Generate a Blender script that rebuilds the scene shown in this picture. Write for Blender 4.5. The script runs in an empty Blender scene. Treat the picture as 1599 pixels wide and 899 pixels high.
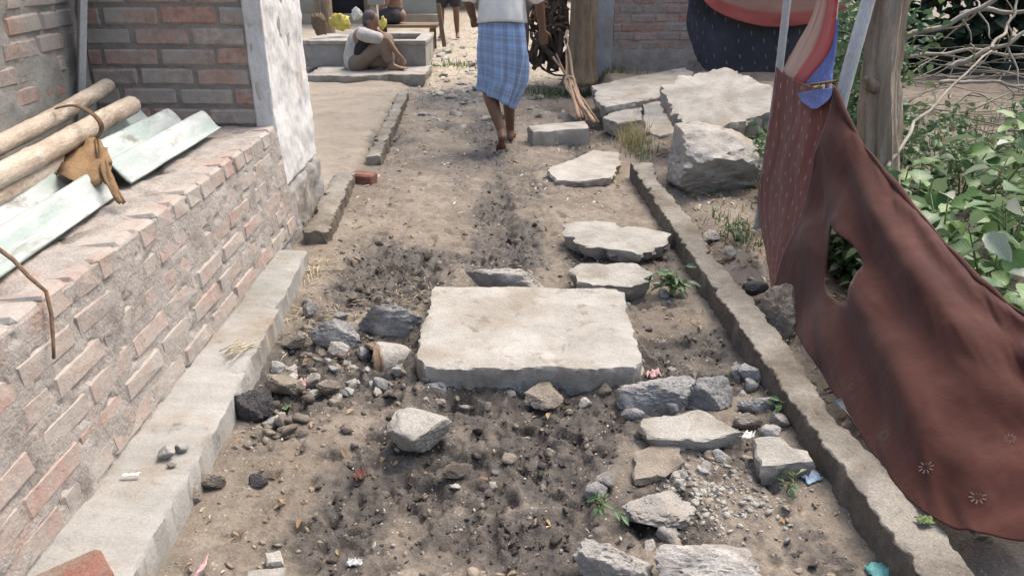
import bpy, bmesh, math, random
import numpy as np
from mathutils import Vector, Matrix, Euler

random.seed(7)
rng = np.random.default_rng(7)
SC = bpy.context.scene
COL = SC.collection
PI = math.pi

# ------------------------------------------------------------------ camera
CAM_F = 1230.0            # focal length in pixels of a 1599 px wide picture
PITCH = math.radians(23.3)
EYE = 1.45
cam_d = bpy.data.cameras.new("camera")
cam_d.sensor_width = 36.0
cam_d.lens = 36.0 * CAM_F / 1599.0
cam_d.clip_start = 0.05
cam_d.clip_end = 500
cam = bpy.data.objects.new("camera", cam_d)
cam.location = (0, 0, EYE)
cam.rotation_euler = (PI / 2 - PITCH, 0, 0)
COL.objects.link(cam)
SC.camera = cam

# ------------------------------------------------------------------ sky, sun, exposure
SUN_EL = math.radians(62)
SUN_AZ = math.radians(48)          # from +Y towards +X
world = bpy.data.worlds.new("World")
SC.world = world
world.use_nodes = True
wn = world.node_tree
wn.nodes.clear()
sky = wn.nodes.new("ShaderNodeTexSky")
sky.sky_type = 'NISHITA'
sky.sun_disc = False
sky.sun_elevation = SUN_EL
sky.sun_rotation = SUN_AZ
sky.air_density = 1.0
sky.dust_density = 6.0
sky.ozone_density = 0.6
bg = wn.nodes.new("ShaderNodeBackground")
bg.inputs[1].default_value = 0.15
wo = wn.nodes.new("ShaderNodeOutputWorld")
wn.links.new(sky.outputs[0], bg.inputs[0])
wn.links.new(bg.outputs[0], wo.inputs[0])
sun_d = bpy.data.lights.new("sun", 'SUN')
sun_d.energy = 1.05
sun_d.angle = math.radians(34)
sun_d.color = (1.0, 0.96, 0.90)
sun = bpy.data.objects.new("sun", sun_d)
sdir = Vector((math.sin(SUN_AZ) * math.cos(SUN_EL), math.cos(SUN_AZ) * math.cos(SUN_EL), math.sin(SUN_EL)))
sun.rotation_euler = sdir.to_track_quat('Z', 'Y').to_euler()
sun.location = (3, 5, 8)
COL.objects.link(sun)
SC.view_settings.view_transform = 'Standard'
SC.view_settings.look = 'None'
SC.view_settings.gamma = 1.0
SC.view_settings.exposure = 1.1
SC.view_settings.use_curve_mapping = False

# ------------------------------------------------------------------ measuring helpers (place -> metres)
def ray(u, v):
    a = (u - 799.5) / CAM_F; b = (449.5 - v) / CAM_F
    return (a, math.cos(PITCH) + b * math.sin(PITCH), -math.sin(PITCH) + b * math.cos(PITCH))
def P(u, v, z=0.0):
    d = ray(u, v); t = (z - EYE) / d[2]
    return Vector((d[0] * t, d[1] * t, z))
def PX(u, v, X):
    d = ray(u, v); t = X / d[0]
    return Vector((X, d[1] * t, EYE + d[2] * t))
def PY(u, v, Y):
    d = ray(u, v); t = Y / d[1]
    return Vector((d[0] * t, Y, EYE + d[2] * t))

# ------------------------------------------------------------------ noise
_perm = np.random.default_rng(3).permutation(256)
_perm = np.concatenate([_perm, _perm, _perm])
_g3 = np.random.default_rng(4).normal(size=(256, 3))
_g3 /= np.linalg.norm(_g3, axis=1, keepdims=True)
def perlin(x, y, z=0.0):
    x, y, z = np.broadcast_arrays(np.asarray(x, float), np.asarray(y, float), np.asarray(z, float))
    xi, yi, zi = np.floor(x).astype(int), np.floor(y).astype(int), np.floor(z).astype(int)
    xf, yf, zf = x - xi, y - yi, z - zi
    fa = lambda t: t * t * t * (t * (t * 6 - 15) + 10)
    u, v, w = fa(xf), fa(yf), fa(zf)
    def g(a, b, c):
        h = _perm[(_perm[(_perm[(xi + a) & 255] + yi + b) & 255] + zi + c) & 255]
        G = _g3[h]
        return G[..., 0] * (xf - a) + G[..., 1] * (yf - b) + G[..., 2] * (zf - c)
    L = lambda a, b, t: a + t * (b - a)
    return 1.6 * L(L(L(g(0,0,0), g(1,0,0), u), L(g(0,1,0), g(1,1,0), u), v),
                   L(L(g(0,0,1), g(1,0,1), u), L(g(0,1,1), g(1,1,1), u), v), w)
def fbm(x, y, z=0.0, o=4, lac=2.03, gain=0.5):
    s = 0; a = 1.0
    for i in range(o):
        s = s + a * perlin(np.asarray(x) * lac ** i + 17.3 * i, np.asarray(y) * lac ** i - 9.1 * i, np.asarray(z) * lac ** i + 3.7 * i)
        a *= gain
    return s
def sst(a, b, x):
    t = np.clip((np.asarray(x, float) - a) / (b - a), 0, 1)
    return t * t * (3 - 2 * t)

# ------------------------------------------------------------------ materials
MATS = {}
class NT:
    def __init__(s, m):
        s.t = m.node_tree; s.n = s.t.nodes; s.l = s.t.links
    def new(s, k, **kw):
        n = s.n.new(k)
        for a, b in kw.items(): setattr(n, a, b)
        return n
    def link(s, a, b): s.l.new(a, b)
    def noise(s, vec, scale, detail=5, rough=0.6, dist=0.0):
        n = s.new("ShaderNodeTexNoise")
        n.inputs['Scale'].default_value = scale; n.inputs['Detail'].default_value = detail
        n.inputs['Roughness'].default_value = rough; n.inputs['Distortion'].default_value = dist
        if vec is not None: s.link(vec, n.inputs['Vector'])
        return n.outputs['Fac']
    def ramp(s, fac, stops):
        r = s.new("ShaderNodeValToRGB")
        e = r.color_ramp.elements
        while len(e) < len(stops): e.new(0.5)
        for i, (p, c) in enumerate(stops):
            e[i].position = p
            e[i].color = (c, c, c, 1) if isinstance(c, (int, float)) else (*c, 1)
        s.link(fac, r.inputs[0])
        return r.outputs[0]
    def mix(s, fac, a, b, mode='MIX'):
        m = s.new("ShaderNodeMix", data_type='RGBA', blend_type=mode)
        for k_, val in ((0, fac), (6, a), (7, b)):
            sock = m.inputs[k_]
            if isinstance(val, bpy.types.NodeSocket): s.link(val, sock)
            elif isinstance(val, (int, float)): sock.default_value = val if k_ == 0 else (val, val, val, 1)
            else: sock.default_value = (*val, 1)
        return m.outputs[2]
    def math(s, op, a, b=None, c=None):
        m = s.new("ShaderNodeMath", operation=op)
        for i, val in enumerate((a, b, c)):
            if val is None: continue
            if isinstance(val, bpy.types.NodeSocket): s.link(val, m.inputs[i])
            else: m.inputs[i].default_value = val
        return m.outputs[0]
def new_mat(name):
    m = bpy.data.materials.new(name); m.use_nodes = True
    t = NT(m); t.n.clear()
    out = t.new("ShaderNodeOutputMaterial"); bs = t.new("ShaderNodeBsdfPrincipled")
    t.link(bs.outputs[0], out.inputs[0])
    MATS[name] = m
    return m, t, bs
def coords(t, kind):
    if kind == 'World':
        return t.new("ShaderNodeNewGeometry").outputs['Position']
    tc = t.new("ShaderNodeTexCoord"); oi = t.new("ShaderNodeObjectInfo")
    if kind == 'UV': return tc.outputs['UV']
    sc = t.math('MULTIPLY', oi.outputs['Random'], 37.0)
    v = t.new("ShaderNodeVectorMath", operation='ADD')
    t.link(tc.outputs['Object'], v.inputs[0])
    t.link(sc, v.inputs[1])
    return v.outputs[0]
def earthy(name, stops, scale=4.0, stain=None, stain_scale=1.5, stain_rng=(0.5, 0.65), rough=0.92, bump=0.4, bscale=60.0,
           bdist=0.01, speck=0.35, speck_scale=160.0, vary=0.15, coord='Object', spec=0.3, stain2=None, stain2_scale=3.0, stain2_rng=(0.55, 0.7), stretch=None):
    m, t, bs = new_mat(name)
    vec = coords(t, coord)
    if stretch:
        mp = t.new("ShaderNodeMapping"); mp.inputs['Scale'].default_value = stretch
        t.link(vec, mp.inputs['Vector']); vec = mp.outputs[0]
    c = t.ramp(t.noise(vec, scale, 7, 0.65), stops)
    if stain: c = t.mix(t.ramp(t.noise(vec, stain_scale, 6, 0.65), [(stain_rng[0], 0.0), (stain_rng[1], 1.0)]), c, stain)
    if stain2: c = t.mix(t.ramp(t.noise(vec, stain2_scale, 6, 0.7, 0.4), [(stain2_rng[0], 0.0), (stain2_rng[1], 1.0)]), c, stain2)
    sp = t.ramp(t.noise(vec, speck_scale, 3, 0.7), [(0.3, 1 - speck), (0.7, 1 + 0.0)])
    c = t.mix(1.0, c, sp, 'MULTIPLY')
    oi = t.new("ShaderNodeObjectInfo")
    hs = t.new("ShaderNodeHueSaturation")
    t.link(c, hs.inputs['Color'])
    t.link(t.math('MULTIPLY_ADD', oi.outputs['Random'], 2 * vary, 1 - vary), hs.inputs['Value'])
    t.link(hs.outputs[0], bs.inputs['Base Color'])
    bs.inputs['Roughness'].default_value = rough
    bs.inputs['Specular IOR Level'].default_value = spec
    b = t.new("ShaderNodeBump"); b.inputs['Strength'].default_value = bump; b.inputs['Distance'].default_value = bdist
    t.link(t.noise(vec, bscale, 6, 0.65), b.inputs['Height'])
    t.link(b.outputs[0], bs.inputs['Normal'])
    return m
def plain(name, col, rough=0.8, spec=0.3, **k):
    c = np.array(col)
    return earthy(name, [(0.3, tuple(c * 0.8)), (0.7, tuple(np.minimum(c * 1.15, 1)))], rough=rough, spec=spec, **k)

earthy('concrete', [(0.3, (0.270, 0.248, 0.211)), (0.5, (0.378, 0.356, 0.310)), (0.72, (0.486, 0.459, 0.410))], 5, stain=(.27, .225, .165), stain_scale=2.6, stain_rng=(.5, .72), bump=.5, bscale=70, speck=.3, vary=.06)
earthy('concrete_pale', [(0.3, (0.294, 0.277, 0.244)), (0.5, (0.378, 0.361, 0.323)), (0.72, (0.454, 0.437, 0.395))], 5, stain=(.27, .235, .185), stain_scale=3.2, stain_rng=(.44, .68), stain2=(.19, .165, .13), stain2_scale=11, stain2_rng=(.56, .70), bump=.6, bscale=80, speck=.22, vary=.05)
earthy('kerb_concrete', [(0.3, (.22, .20, .165)), (0.55, (.31, .285, .24)), (0.75, (.40, .37, .32))], 6, stain=(.15, .125, .095), stain_scale=3.2, stain_rng=(.46, .66), bump=1.0, bscale=45, speck=.45, coord='World', vary=.0)
earthy('ledge_cement', [(0.3, (.24, .245, .22)), (0.55, (.34, .33, .305)), (0.75, (.42, .41, .385))], 3, stain2=(.17, .145, .115), stain2_scale=9, stain2_rng=(.58, .72), stain=(.25, .205, .15), stain_scale=2.2, stain_rng=(.5, .68), bump=.4, bscale=60, speck=.25, coord='World', vary=.0)
earthy('grey_stone', [(0.28, (0.180, 0.170, 0.153)), (0.45, (0.360, 0.340, 0.307)), (0.6, (0.477, 0.450, 0.405)), (0.8, (0.636, 0.595, 0.535))], 7, stain=(.30, .245, .17), stain_scale=3.5, stain_rng=(.52, .7), bump=.9, bscale=45, bdist=.012, speck=.4, vary=.12, stretch=(1, 1, 1.8))
earthy('blue_stone', [(0.28, (0.138, 0.140, 0.135)), (0.46, (0.297, 0.295, 0.284)), (0.62, (0.424, 0.415, 0.391)), (0.8, (0.572, 0.545, 0.502))], 8, stain=(.33, .275, .20), stain_scale=3.0, stain_rng=(.56, .72), bump=.9, bscale=50, bdist=.012, speck=.4, vary=.1)
earthy('pale_stone', [(0.28, (0.224, 0.211, 0.185)), (0.5, (0.370, 0.353, 0.310)), (0.75, (0.499, 0.473, 0.421))], 6, stain=(.22, .18, .13), stain_scale=3.5, stain_rng=(.52, .72), bump=.8, bscale=50, speck=.35, vary=.08)
earthy('dirty_stone', [(0.3, (.17, .145, .115)), (0.55, (.29, .25, .20)), (0.75, (.38, .34, .28))], 6, stain=(.12, .10, .08), stain_scale=4, bump=.9, bscale=45, speck=.4, vary=.12)
earthy('dark_stone', [(0.3, (.035, .033, .032)), (0.7, (.11, .10, .10))], 8, bump=.9, bscale=40, speck=.3, rough=.7)
earthy('mud_clod', [(0.3, (.04, .033, .028)), (0.55, (.08, .067, .056)), (0.75, (.14, .12, .10))], 9, bump=.8, bscale=60, speck=.3, coord='World', rough=.75)
earthy('dry_clod', [(0.3, (.17, .14, .105)), (0.7, (.34, .28, .21))], 6, bump=.8, bscale=60, coord='World')
earthy('red_brick', [(0.3, (.14, .06, .045)), (0.6, (.24, .115, .085)), (0.8, (.33, .20, .155))], 9, stain=(.20, .165, .13), stain_scale=6, bump=.6, bscale=60, vary=.15)
# wet mud splashed on the path side of the kerb
m = MATS['kerb_concrete']; t = NT(m); bs = [n for n in t.n if n.type == 'BSDF_PRINCIPLED'][0]
src = bs.inputs['Base Color'].links[0].from_socket; w = coords(t, 'World')
sd = t.new("ShaderNodeAttribute", attribute_name='side').outputs['Fac']
f = t.ramp(t.math('ADD', sd, t.math('MULTIPLY_ADD', t.noise(w, 14, 6, .7), 1.0, -.62)), [(.15, 0.0), (.55, .85)])
t.link(t.mix(f, src, t.ramp(t.noise(w, 20, 6, .7), [(.3, (.065, .052, .04)), (.7, (.14, .115, .09))])), bs.inputs['Base Color'])
# bricks: own red, smeared with mortar and soot in patches that run across the wall
def brick_mat(name, reds, mortar, soot, m_rng, s_rng, m_scale=4.5):
    m, t, bs = new_mat(name)
    w = coords(t, 'World'); oi = t.new("ShaderNodeObjectInfo")
    base = t.ramp(oi.outputs['Random'], [(i / (len(reds) - 1), c) for i, c in enumerate(reds)])
    gr = t.ramp(t.noise(w, 30, 6, .7), [(.3, .6), (.7, 1.15)])
    c = t.mix(1.0, base, gr, 'MULTIPLY')
    c = t.mix(t.ramp(t.noise(w, m_scale, 8, .72), [(m_rng[0], 0.0), (m_rng[1], 1.0)]), c, t.mix(t.noise(w, 25, 5, .7), mortar, tuple(x * .68 for x in mortar)))
    c = t.mix(t.ramp(t.noise(w, 2.3, 6, .66), [(s_rng[0], 0.0), (s_rng[1], .85)]), c, soot)
    t.link(c, bs.inputs['Base Color']); bs.inputs['Roughness'].default_value = .95
    bs.inputs['Specular IOR Level'].default_value = .2
    b = t.new("ShaderNodeBump"); b.inputs['Strength'].default_value = .7; b.inputs['Distance'].default_value = .008
    t.link(t.noise(w, 55, 6, .7), b.inputs['Height']); t.link(b.outputs[0], bs.inputs['Normal'])
    return m
brick_mat('brick_low', [(.40, .235, .18), (.42, .31, .255), (.36, .27, .225), (.44, .36, .30), (.42, .26, .205)], (.45, .415, .37), (.15, .135, .12), (.36, .60), (.56, .73))
brick_mat('brick_shed', [(.42, .24, .185), (.46, .30, .235), (.40, .345, .30), (.42, .29, .235), (.44, .39, .34)], (.44, .41, .365), (.19, .185, .18), (.44, .58), (.60, .74), 3.0)
brick_mat('brick_yard', [(.40, .25, .20), (.43, .31, .26), (.34, .30, .27), (.41, .23, .18), (.38, .34, .31)], (.38, .35, .32), (.19, .17, .155), (.52, .65), (.62, .78), 3.0)
earthy('mortar', [(0.3, (.27, .24, .21)), (0.5, (.40, .365, .325)), (0.75, (.53, .495, .45))], 8, stain=(.15, .13, .115), stain_scale=2.3, stain_rng=(.58, .74), stain2=(.40, .29, .235), stain2_scale=4, stain2_rng=(.56, .68), bump=.9, bscale=50, speck=.4, coord='World', vary=0)
earthy('mortar_shed', [(0.3, (.22, .20, .175)), (0.7, (.40, .37, .325))], 7, bump=.9, bscale=50, coord='World', vary=0)
earthy('old_render', [(0.3, (.30, .285, .25)), (0.5, (.40, .385, .345)), (0.75, (.50, .485, .44))], 3, stain=(.22, .205, .18), stain_scale=1.6, stain_rng=(.48, .66), bump=.8, bscale=35, coord='World', vary=0)
earthy('whitewash', [(0.3, (.50, .48, .445)), (0.5, (.66, .65, .625)), (0.75, (.74, .735, .715))], 4, stain=(.40, .35, .29), stain_scale=3.2, stain_rng=(.54, .72), bump=.7, bscale=40, speck=.2, coord='World', vary=0, stretch=(1, 1, .5), stain2=(.31, .29, .27), stain2_scale=9, stain2_rng=(.62, .72))
earthy('plinth_cement', [(0.3, (.25, .24, .22)), (0.5, (.35, .335, .31)), (0.75, (.45, .43, .40))], 5, stain=(.24, .20, .16), stain_scale=3, bump=.8, bscale=40, coord='World', vary=0)
earthy('grey_render', [(0.3, (.40, .415, .42)), (0.7, (.50, .515, .515))], 3, stain=(.34, .32, .29), stain_scale=2, bump=.3, coord='World', vary=0)
earthy('asbestos', [(0.3, (.30, .33, .31)), (0.5, (.46, .49, .47)), (0.7, (.64, .655, .635))], 9, stain=(.34, .41, .375), stain_scale=5, stain_rng=(.48, .62), stain2=(.24, .23, .195), stain2_scale=9, stain2_rng=(.56, .68), bump=.35, bscale=90, speck=.18, vary=.03, rough=.7, stretch=(1.2, .35, 1))
earthy('bamboo_dry', [(0.3, (.32, .25, .185)), (0.5, (.50, .42, .33)), (0.75, (.62, .55, .45))], 9, stain=(.20, .145, .10), stain_scale=8, stain_rng=(.54, .68), stain2=(.62, .57, .49), stain2_scale=14, stain2_rng=(.56, .66), bump=.9, bscale=70, vary=.1, stretch=(1, 1, .3), rough=.7)
earthy('bamboo_grey', [(0.3, (.30, .30, .29)), (0.5, (.47, .47, .46)), (0.75, (.60, .60, .59))], 6, stain=(.22, .20, .18), stain_scale=4, stain_rng=(.55, .7), bump=.4, bscale=70, vary=.05, stretch=(1, 1, .25), rough=.6)
earthy('weathered_wood', [(0.3, (.23, .175, .125)), (0.5, (.43, .345, .255)), (0.75, (.58, .49, .38))], 7, stain=(.19, .13, .085), stain_scale=3, stain_rng=(.5, .7), bump=1.0, bscale=40, bdist=.015, vary=.05, stretch=(1.6, 1.6, .16))
earthy('bark', [(0.3, (.17, .125, .08)), (0.5, (.29, .215, .14)), (0.75, (.40, .31, .21))], 10, bump=1.0, bscale=30, bdist=.02, vary=.05, stretch=(1.5, 1.5, .3))
earthy('twig', [(0.3, (.27, .23, .18)), (0.7, (.50, .45, .37))], 8, bump=.5, bscale=60, vary=.2)
earthy('dark_twig', [(0.3, (.085, .062, .048)), (0.7, (.22, .17, .13))], 8, bump=.5, bscale=60, vary=.2)
earthy('tan_stick', [(0.3, (.30, .20, .13)), (0.7, (.47, .33, .23))], 8, bump=.5, bscale=60, vary=.2)
earthy('board_grey', [(0.3, (.36, .36, .345)), (0.7, (.49, .49, .475))], 5, stain=(.30, .28, .25), stain_scale=4, bump=.5, bscale=60, stretch=(1.5, 1.5, .25))
earthy('sacking', [(0.3, (.22, .135, .065)), (0.7, (.37, .24, .13))], 12, bump=.6, bscale=150)
earthy('rope', [(0.3, (.14, .085, .05)), (0.7, (.27, .18, .11))], 30, bump=.8, bscale=200)
earthy('white_scrap', [(0.3, (.62, .60, .57)), (0.7, (.80, .79, .77))], 6, bump=.3, vary=.05)
earthy('straw', [(0.3, (.44, .36, .23)), (0.7, (.66, .58, .42))], 9, bump=.3, vary=.15)
plain('pink_plastic', (.62, .38, .38), .5)
plain('blue_wrapper', (.42, .56, .70), .35, scale=14)
plain('teal_wrapper', (.14, .42, .40), .35, scale=14)
plain('yellow_sack', (.66, .56, .13), .5)
plain('white_sack', (.70, .68, .62), .6)
plain('shiny_plastic', (.085, .10, .12), .35, .5, scale=20)
plain('skin', (.165, .085, .052), .55, .4, vary=.03, speck=.1, bump=.1)
plain('skin_old', (.23, .13, .085), .55, .4, vary=.03, speck=.1, bump=.1)
plain('hair', (.016, .014, .013), .6)
plain('hair_grey', (.09, .075, .068), .7)
plain('shirt_white', (.70, .69, .66), .85, vary=0, speck=.06, bump=.15, bscale=25)
plain('dark_shorts', (.055, .05, .055), .85, vary=0)
plain('pale_shirt', (.42, .50, .50), .85, vary=0)
plain('beige_cloth', (.24, .18, .135), .9, vary=0, scale=9)
plain('grey_cloth', (.52, .49, .45), .9, vary=0, scale=9)
plain('black_cloth', (.028, .027, .03), .85, vary=0)
plain('wood_brown', (.21, .15, .10), .8)
plain('door_dark', (.03, .03, .032), .8)
earthy('green_wall', [(0.3, (.30, .31, .25)), (0.7, (.41, .42, .35))], 2, stain=(.36, .29, .19), stain_scale=1.2, coord='World', vary=0)
earthy('mud_wall', [(0.3, (.34, .28, .20)), (0.7, (.48, .41, .31))], 2, stain=(.28, .22, .15), stain_scale=1.5, coord='World', vary=0)
# foliage
def leaf_mat(name, cols, under, rough=.45, veins=False):
    m, t, bs = new_mat(name)
    oi = t.new("ShaderNodeObjectInfo"); at = t.new("ShaderNodeAttribute", attribute_name='rnd')
    r = t.math('FRACT', t.math('ADD', oi.outputs['Random'], at.outputs['Fac']))
    c = t.ramp(r, [(i / (len(cols) - 1), k) for i, k in enumerate(cols)])
    tc = t.new("ShaderNodeTexCoord")
    c = t.mix(1.0, c, t.ramp(t.noise(tc.outputs['Object'], 25, 4), [(.3, .72), (.7, 1.1)]), 'MULTIPLY')
    if veins:
        sp_ = t.new("ShaderNodeSeparateXYZ"); t.link(tc.outputs['Object'], sp_.inputs[0])
        ax = t.math('ABSOLUTE', sp_.outputs[0])
        rib = t.math('LESS_THAN', ax, .012)
        lat = t.math('LESS_THAN', t.math('ABSOLUTE', t.math('SUBTRACT', t.math('FRACT', t.math('MULTIPLY', t.math('SUBTRACT', sp_.outputs[1], t.math('MULTIPLY', ax, .9)), 8.0)), .5)), .06)
        c = t.mix(t.math('MULTIPLY', t.math('MAXIMUM', rib, lat), .45), c, tuple(min(1, k * 1.9 + .04) for k in cols[1]))
        c = t.mix(t.ramp(t.noise(tc.outputs['Object'], 6, 5, .7), [(.62, 0.0), (.72, .7)]), c, (.20, .19, .07))
    geo = t.new("ShaderNodeNewGeometry")
    c = t.mix(t.math('MULTIPLY', geo.outputs['Backfacing'], .6), c, under)
    t.link(c, bs.inputs['Base Color']); bs.inputs['Roughness'].default_value = rough
    tr = t.new("ShaderNodeBsdfTranslucent"); t.link(c, tr.inputs[0])
    mx = t.new("ShaderNodeMixShader"); mx.inputs[0].default_value = .3
    out = [n for n in t.n if n.type == 'OUTPUT_MATERIAL'][0]
    t.link(bs.outputs[0], mx.inputs[1]); t.link(tr.outputs[0], mx.inputs[2]); t.link(mx.outputs[0], out.inputs[0])
    return m
leaf_mat('leaf_broad', [(.06, .14, .035), (.10, .205, .05), (.15, .26, .05), (.07, .15, .06), (.115, .20, .075)], (.24, .31, .20), veins=True)
leaf_mat('leaf_pale', [(.33, .38, .30), (.25, .31, .22), (.40, .43, .36)], (.40, .43, .36), .5)
leaf_mat('leaf_small', [(.06, .13, .045), (.11, .20, .07), (.085, .155, .085), (.15, .22, .10)], (.14, .19, .10))
leaf_mat('leaf_dark', [(.045, .075, .05), (.065, .105, .06), (.08, .125, .08)], (.07, .10, .06))
leaf_mat('leaf_dry', [(.30, .20, .11), (.42, .31, .18), (.24, .15, .08), (.52, .43, .29), (.36, .23, .12)], (.40, .31, .20), .8)
leaf_mat('grass_green', [(.09, .15, .045), (.14, .20, .06), (.20, .24, .09)], (.15, .20, .08), .6)
leaf_mat('grass_dry', [(.38, .32, .17), (.45, .38, .22), (.26, .26, .11)], (.40, .34, .20), .8)
leaf_mat('petal_scrap', [(.62, .57, .48), (.72, .68, .61), (.52, .46, .36), (.66, .62, .55)], (.6, .56, .5), .8)

# ------------------------------------------------------------------ object helpers
def tag(o, label=None, cat=None, group=None, kind=None):
    if label: o['label'] = label
    if cat: o['category'] = cat
    if group: o['group'] = group
    if kind: o['kind'] = kind
    return o
def empty(name, loc=(0, 0, 0), rz=0.0):
    o = bpy.data.objects.new(name, None); o.location = loc; o.rotation_euler = (0, 0, rz)
    o.empty_display_size = 0.1
    COL.objects.link(o); return o
def link_mesh(name, me, mat=None, parent=None, loc=None, smooth=True):
    o = bpy.data.objects.new(name, me); COL.objects.link(o)
    if mat and not me.materials: me.materials.append(MATS[mat])
    if parent: o.parent = parent
    if loc is not None: o.location = loc
    if smooth and len(me.polygons): me.polygons.foreach_set('use_smooth', np.ones(len(me.polygons), bool))
    return o
def mk(name, V, Fc, mat=None, parent=None, loc=None, smooth=True, rnd=None):
    me = bpy.data.meshes.new(name)
    me.from_pydata([tuple(map(float, v)) for v in V], [], [tuple(int(i) for i in f) for f in Fc])
    if rnd is not None:
        a = me.attributes.new('rnd', 'FLOAT', 'POINT'); a.data.foreach_set('value', np.asarray(rnd, np.float32))
    me.update()
    return link_mesh(name, me, mat, parent, loc, smooth)
def mk_np(name, V, Fc, mat=None, parent=None, loc=None, smooth=True, rnd=None, attrs=None):
    """V (n,3), Fc (m,k) arrays, k = 3 or 4"""
    V = np.asarray(V, np.float32); Fc = np.asarray(Fc, np.int32); k = Fc.shape[1]
    me = bpy.data.meshes.new(name)
    me.vertices.add(len(V)); me.vertices.foreach_set('co', V.ravel())
    me.loops.add(Fc.size); me.loops.foreach_set('vertex_index', Fc.ravel())
    me.polygons.add(len(Fc)); me.polygons.foreach_set('loop_start', np.arange(0, Fc.size, k, dtype=np.int32))
    me.update(calc_edges=True)
    for nm, val in (attrs or {}).items():
        a = me.attributes.new(nm, 'FLOAT', 'POINT'); a.data.foreach_set('value', np.asarray(val, np.float32))
    if rnd is not None:
        a = me.attributes.new('rnd', 'FLOAT', 'POINT'); a.data.foreach_set('value', np.asarray(rnd, np.float32))
    return link_mesh(name, me, mat, parent, loc, smooth)
def add_uv(o, UV):
    me = o.data; l = me.uv_layers.new(name='UVMap')
    vi = np.zeros(len(me.loops), np.int32); me.loops.foreach_get('vertex_index', vi)
    l.data.foreach_set('uv', np.asarray(UV, np.float32)[vi].ravel())
def grid_faces(nu, nv, close_u=False):
    F_ = []
    for j in range(nv - 1):
        for i in range(nu if close_u else nu - 1):
            a = j * nu + i; b = j * nu + (i + 1) % nu
            F_.append((a, b, b + nu, a + nu))
    return F_
def tube(path, rad, seg=8, wob=0.0, seed=0, caps=True):
    """tapered tube along a list of points -> verts, faces"""
    path = [Vector(p) for p in path]; n = len(path)
    rad = [rad] * n if isinstance(rad, (int, float)) else list(rad)
    V, Fc = [], []
    up = Vector((0, 0, 1))
    d0 = (path[1] - path[0]).normalized()
    if abs(d0.dot(up)) > .9: up = Vector((1, 0, 0))
    a = d0.cross(up).normalized()
    rr = random.Random(seed)
    for i, p in enumerate(path):
        d = (path[min(i + 1, n - 1)] - path[max(i - 1, 0)]).normalized()
        a = (a - d * a.dot(d)).normalized(); b = d.cross(a)
        for k in range(seg):
            th = 2 * PI * k / seg
            r = rad[i] * (1 + wob * rr.uniform(-1, 1))
            V.append(p + (a * math.cos(th) + b * math.sin(th)) * r)
    Fc = grid_faces(seg, n, True)
    Fc = [tuple(f) for f in Fc]
    if caps:
        Fc.append(tuple(range(seg - 1, -1, -1))); Fc.append(tuple(range((n - 1) * seg, n * seg)))
    return V, Fc
def catmull(pts, f):
    n = len(pts) - 1; x = min(max(f, 0), 1) * n; k = min(int(x), n - 1); q = x - k
    p0, p1, p2, p3 = pts[max(k - 1, 0)], pts[k], pts[k + 1], pts[min(k + 2, n)]
    return .5 * ((2 * p1) + (p2 - p0) * q + (2 * p0 - 5 * p1 + 4 * p2 - p3) * q * q + (3 * p1 - p0 - 3 * p2 + p3) * q ** 3)
class MB:
    def __init__(s): s.V = []; s.F = []
    def add(s, V, Fc):
        o = len(s.V); s.V += [Vector(v) for v in V]; s.F += [tuple(i + o for i in f) for f in Fc]; return s
    def tube(s, *a, **k): return s.add(*tube(*a, **k))
    def box(s, c, d, rz=0.0, tilt=None):
        x, y, z = d[0] / 2, d[1] / 2, d[2] / 2
        R = Matrix.Rotation(rz, 3, 'Z')
        if tilt: R = R @ Euler(tilt).to_matrix()
        V = [Vector(c) + R @ Vector((sx * x, sy * y, sz * z)) for sz in (-1, 1) for sy in (-1, 1) for sx in (-1, 1)]
        return s.add(V, [(0, 2, 3, 1), (4, 5, 7, 6), (0, 1, 5, 4), (2, 6, 7, 3), (0, 4, 6, 2), (1, 3, 7, 5)])
    def build(s, name, mat, parent=None, loc=None, smooth=False):
        V = s.V
        if loc is not None: V = [v - Vector(loc) for v in V]
        return mk(name, V, s.F, mat, parent, loc, smooth)
def bevel_obj(o, w=.006, seg=2):
    bm = bmesh.new(); bm.from_mesh(o.data)
    bmesh.ops.bevel(bm, geom=bm.edges[:], offset=w, segments=seg, affect='EDGES', profile=.6)
    bm.to_mesh(o.data); bm.free(); return o
_ico = {}
def ico(sub):
    if sub not in _ico:
        bm = bmesh.new(); bmesh.ops.create_icosphere(bm, subdivisions=sub, radius=1)
        _ico[sub] = (np.array([v.co[:] for v in bm.verts]), np.array([[v.index for v in f.verts] for f in bm.faces])); bm.free()
    return _ico[sub]
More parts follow.
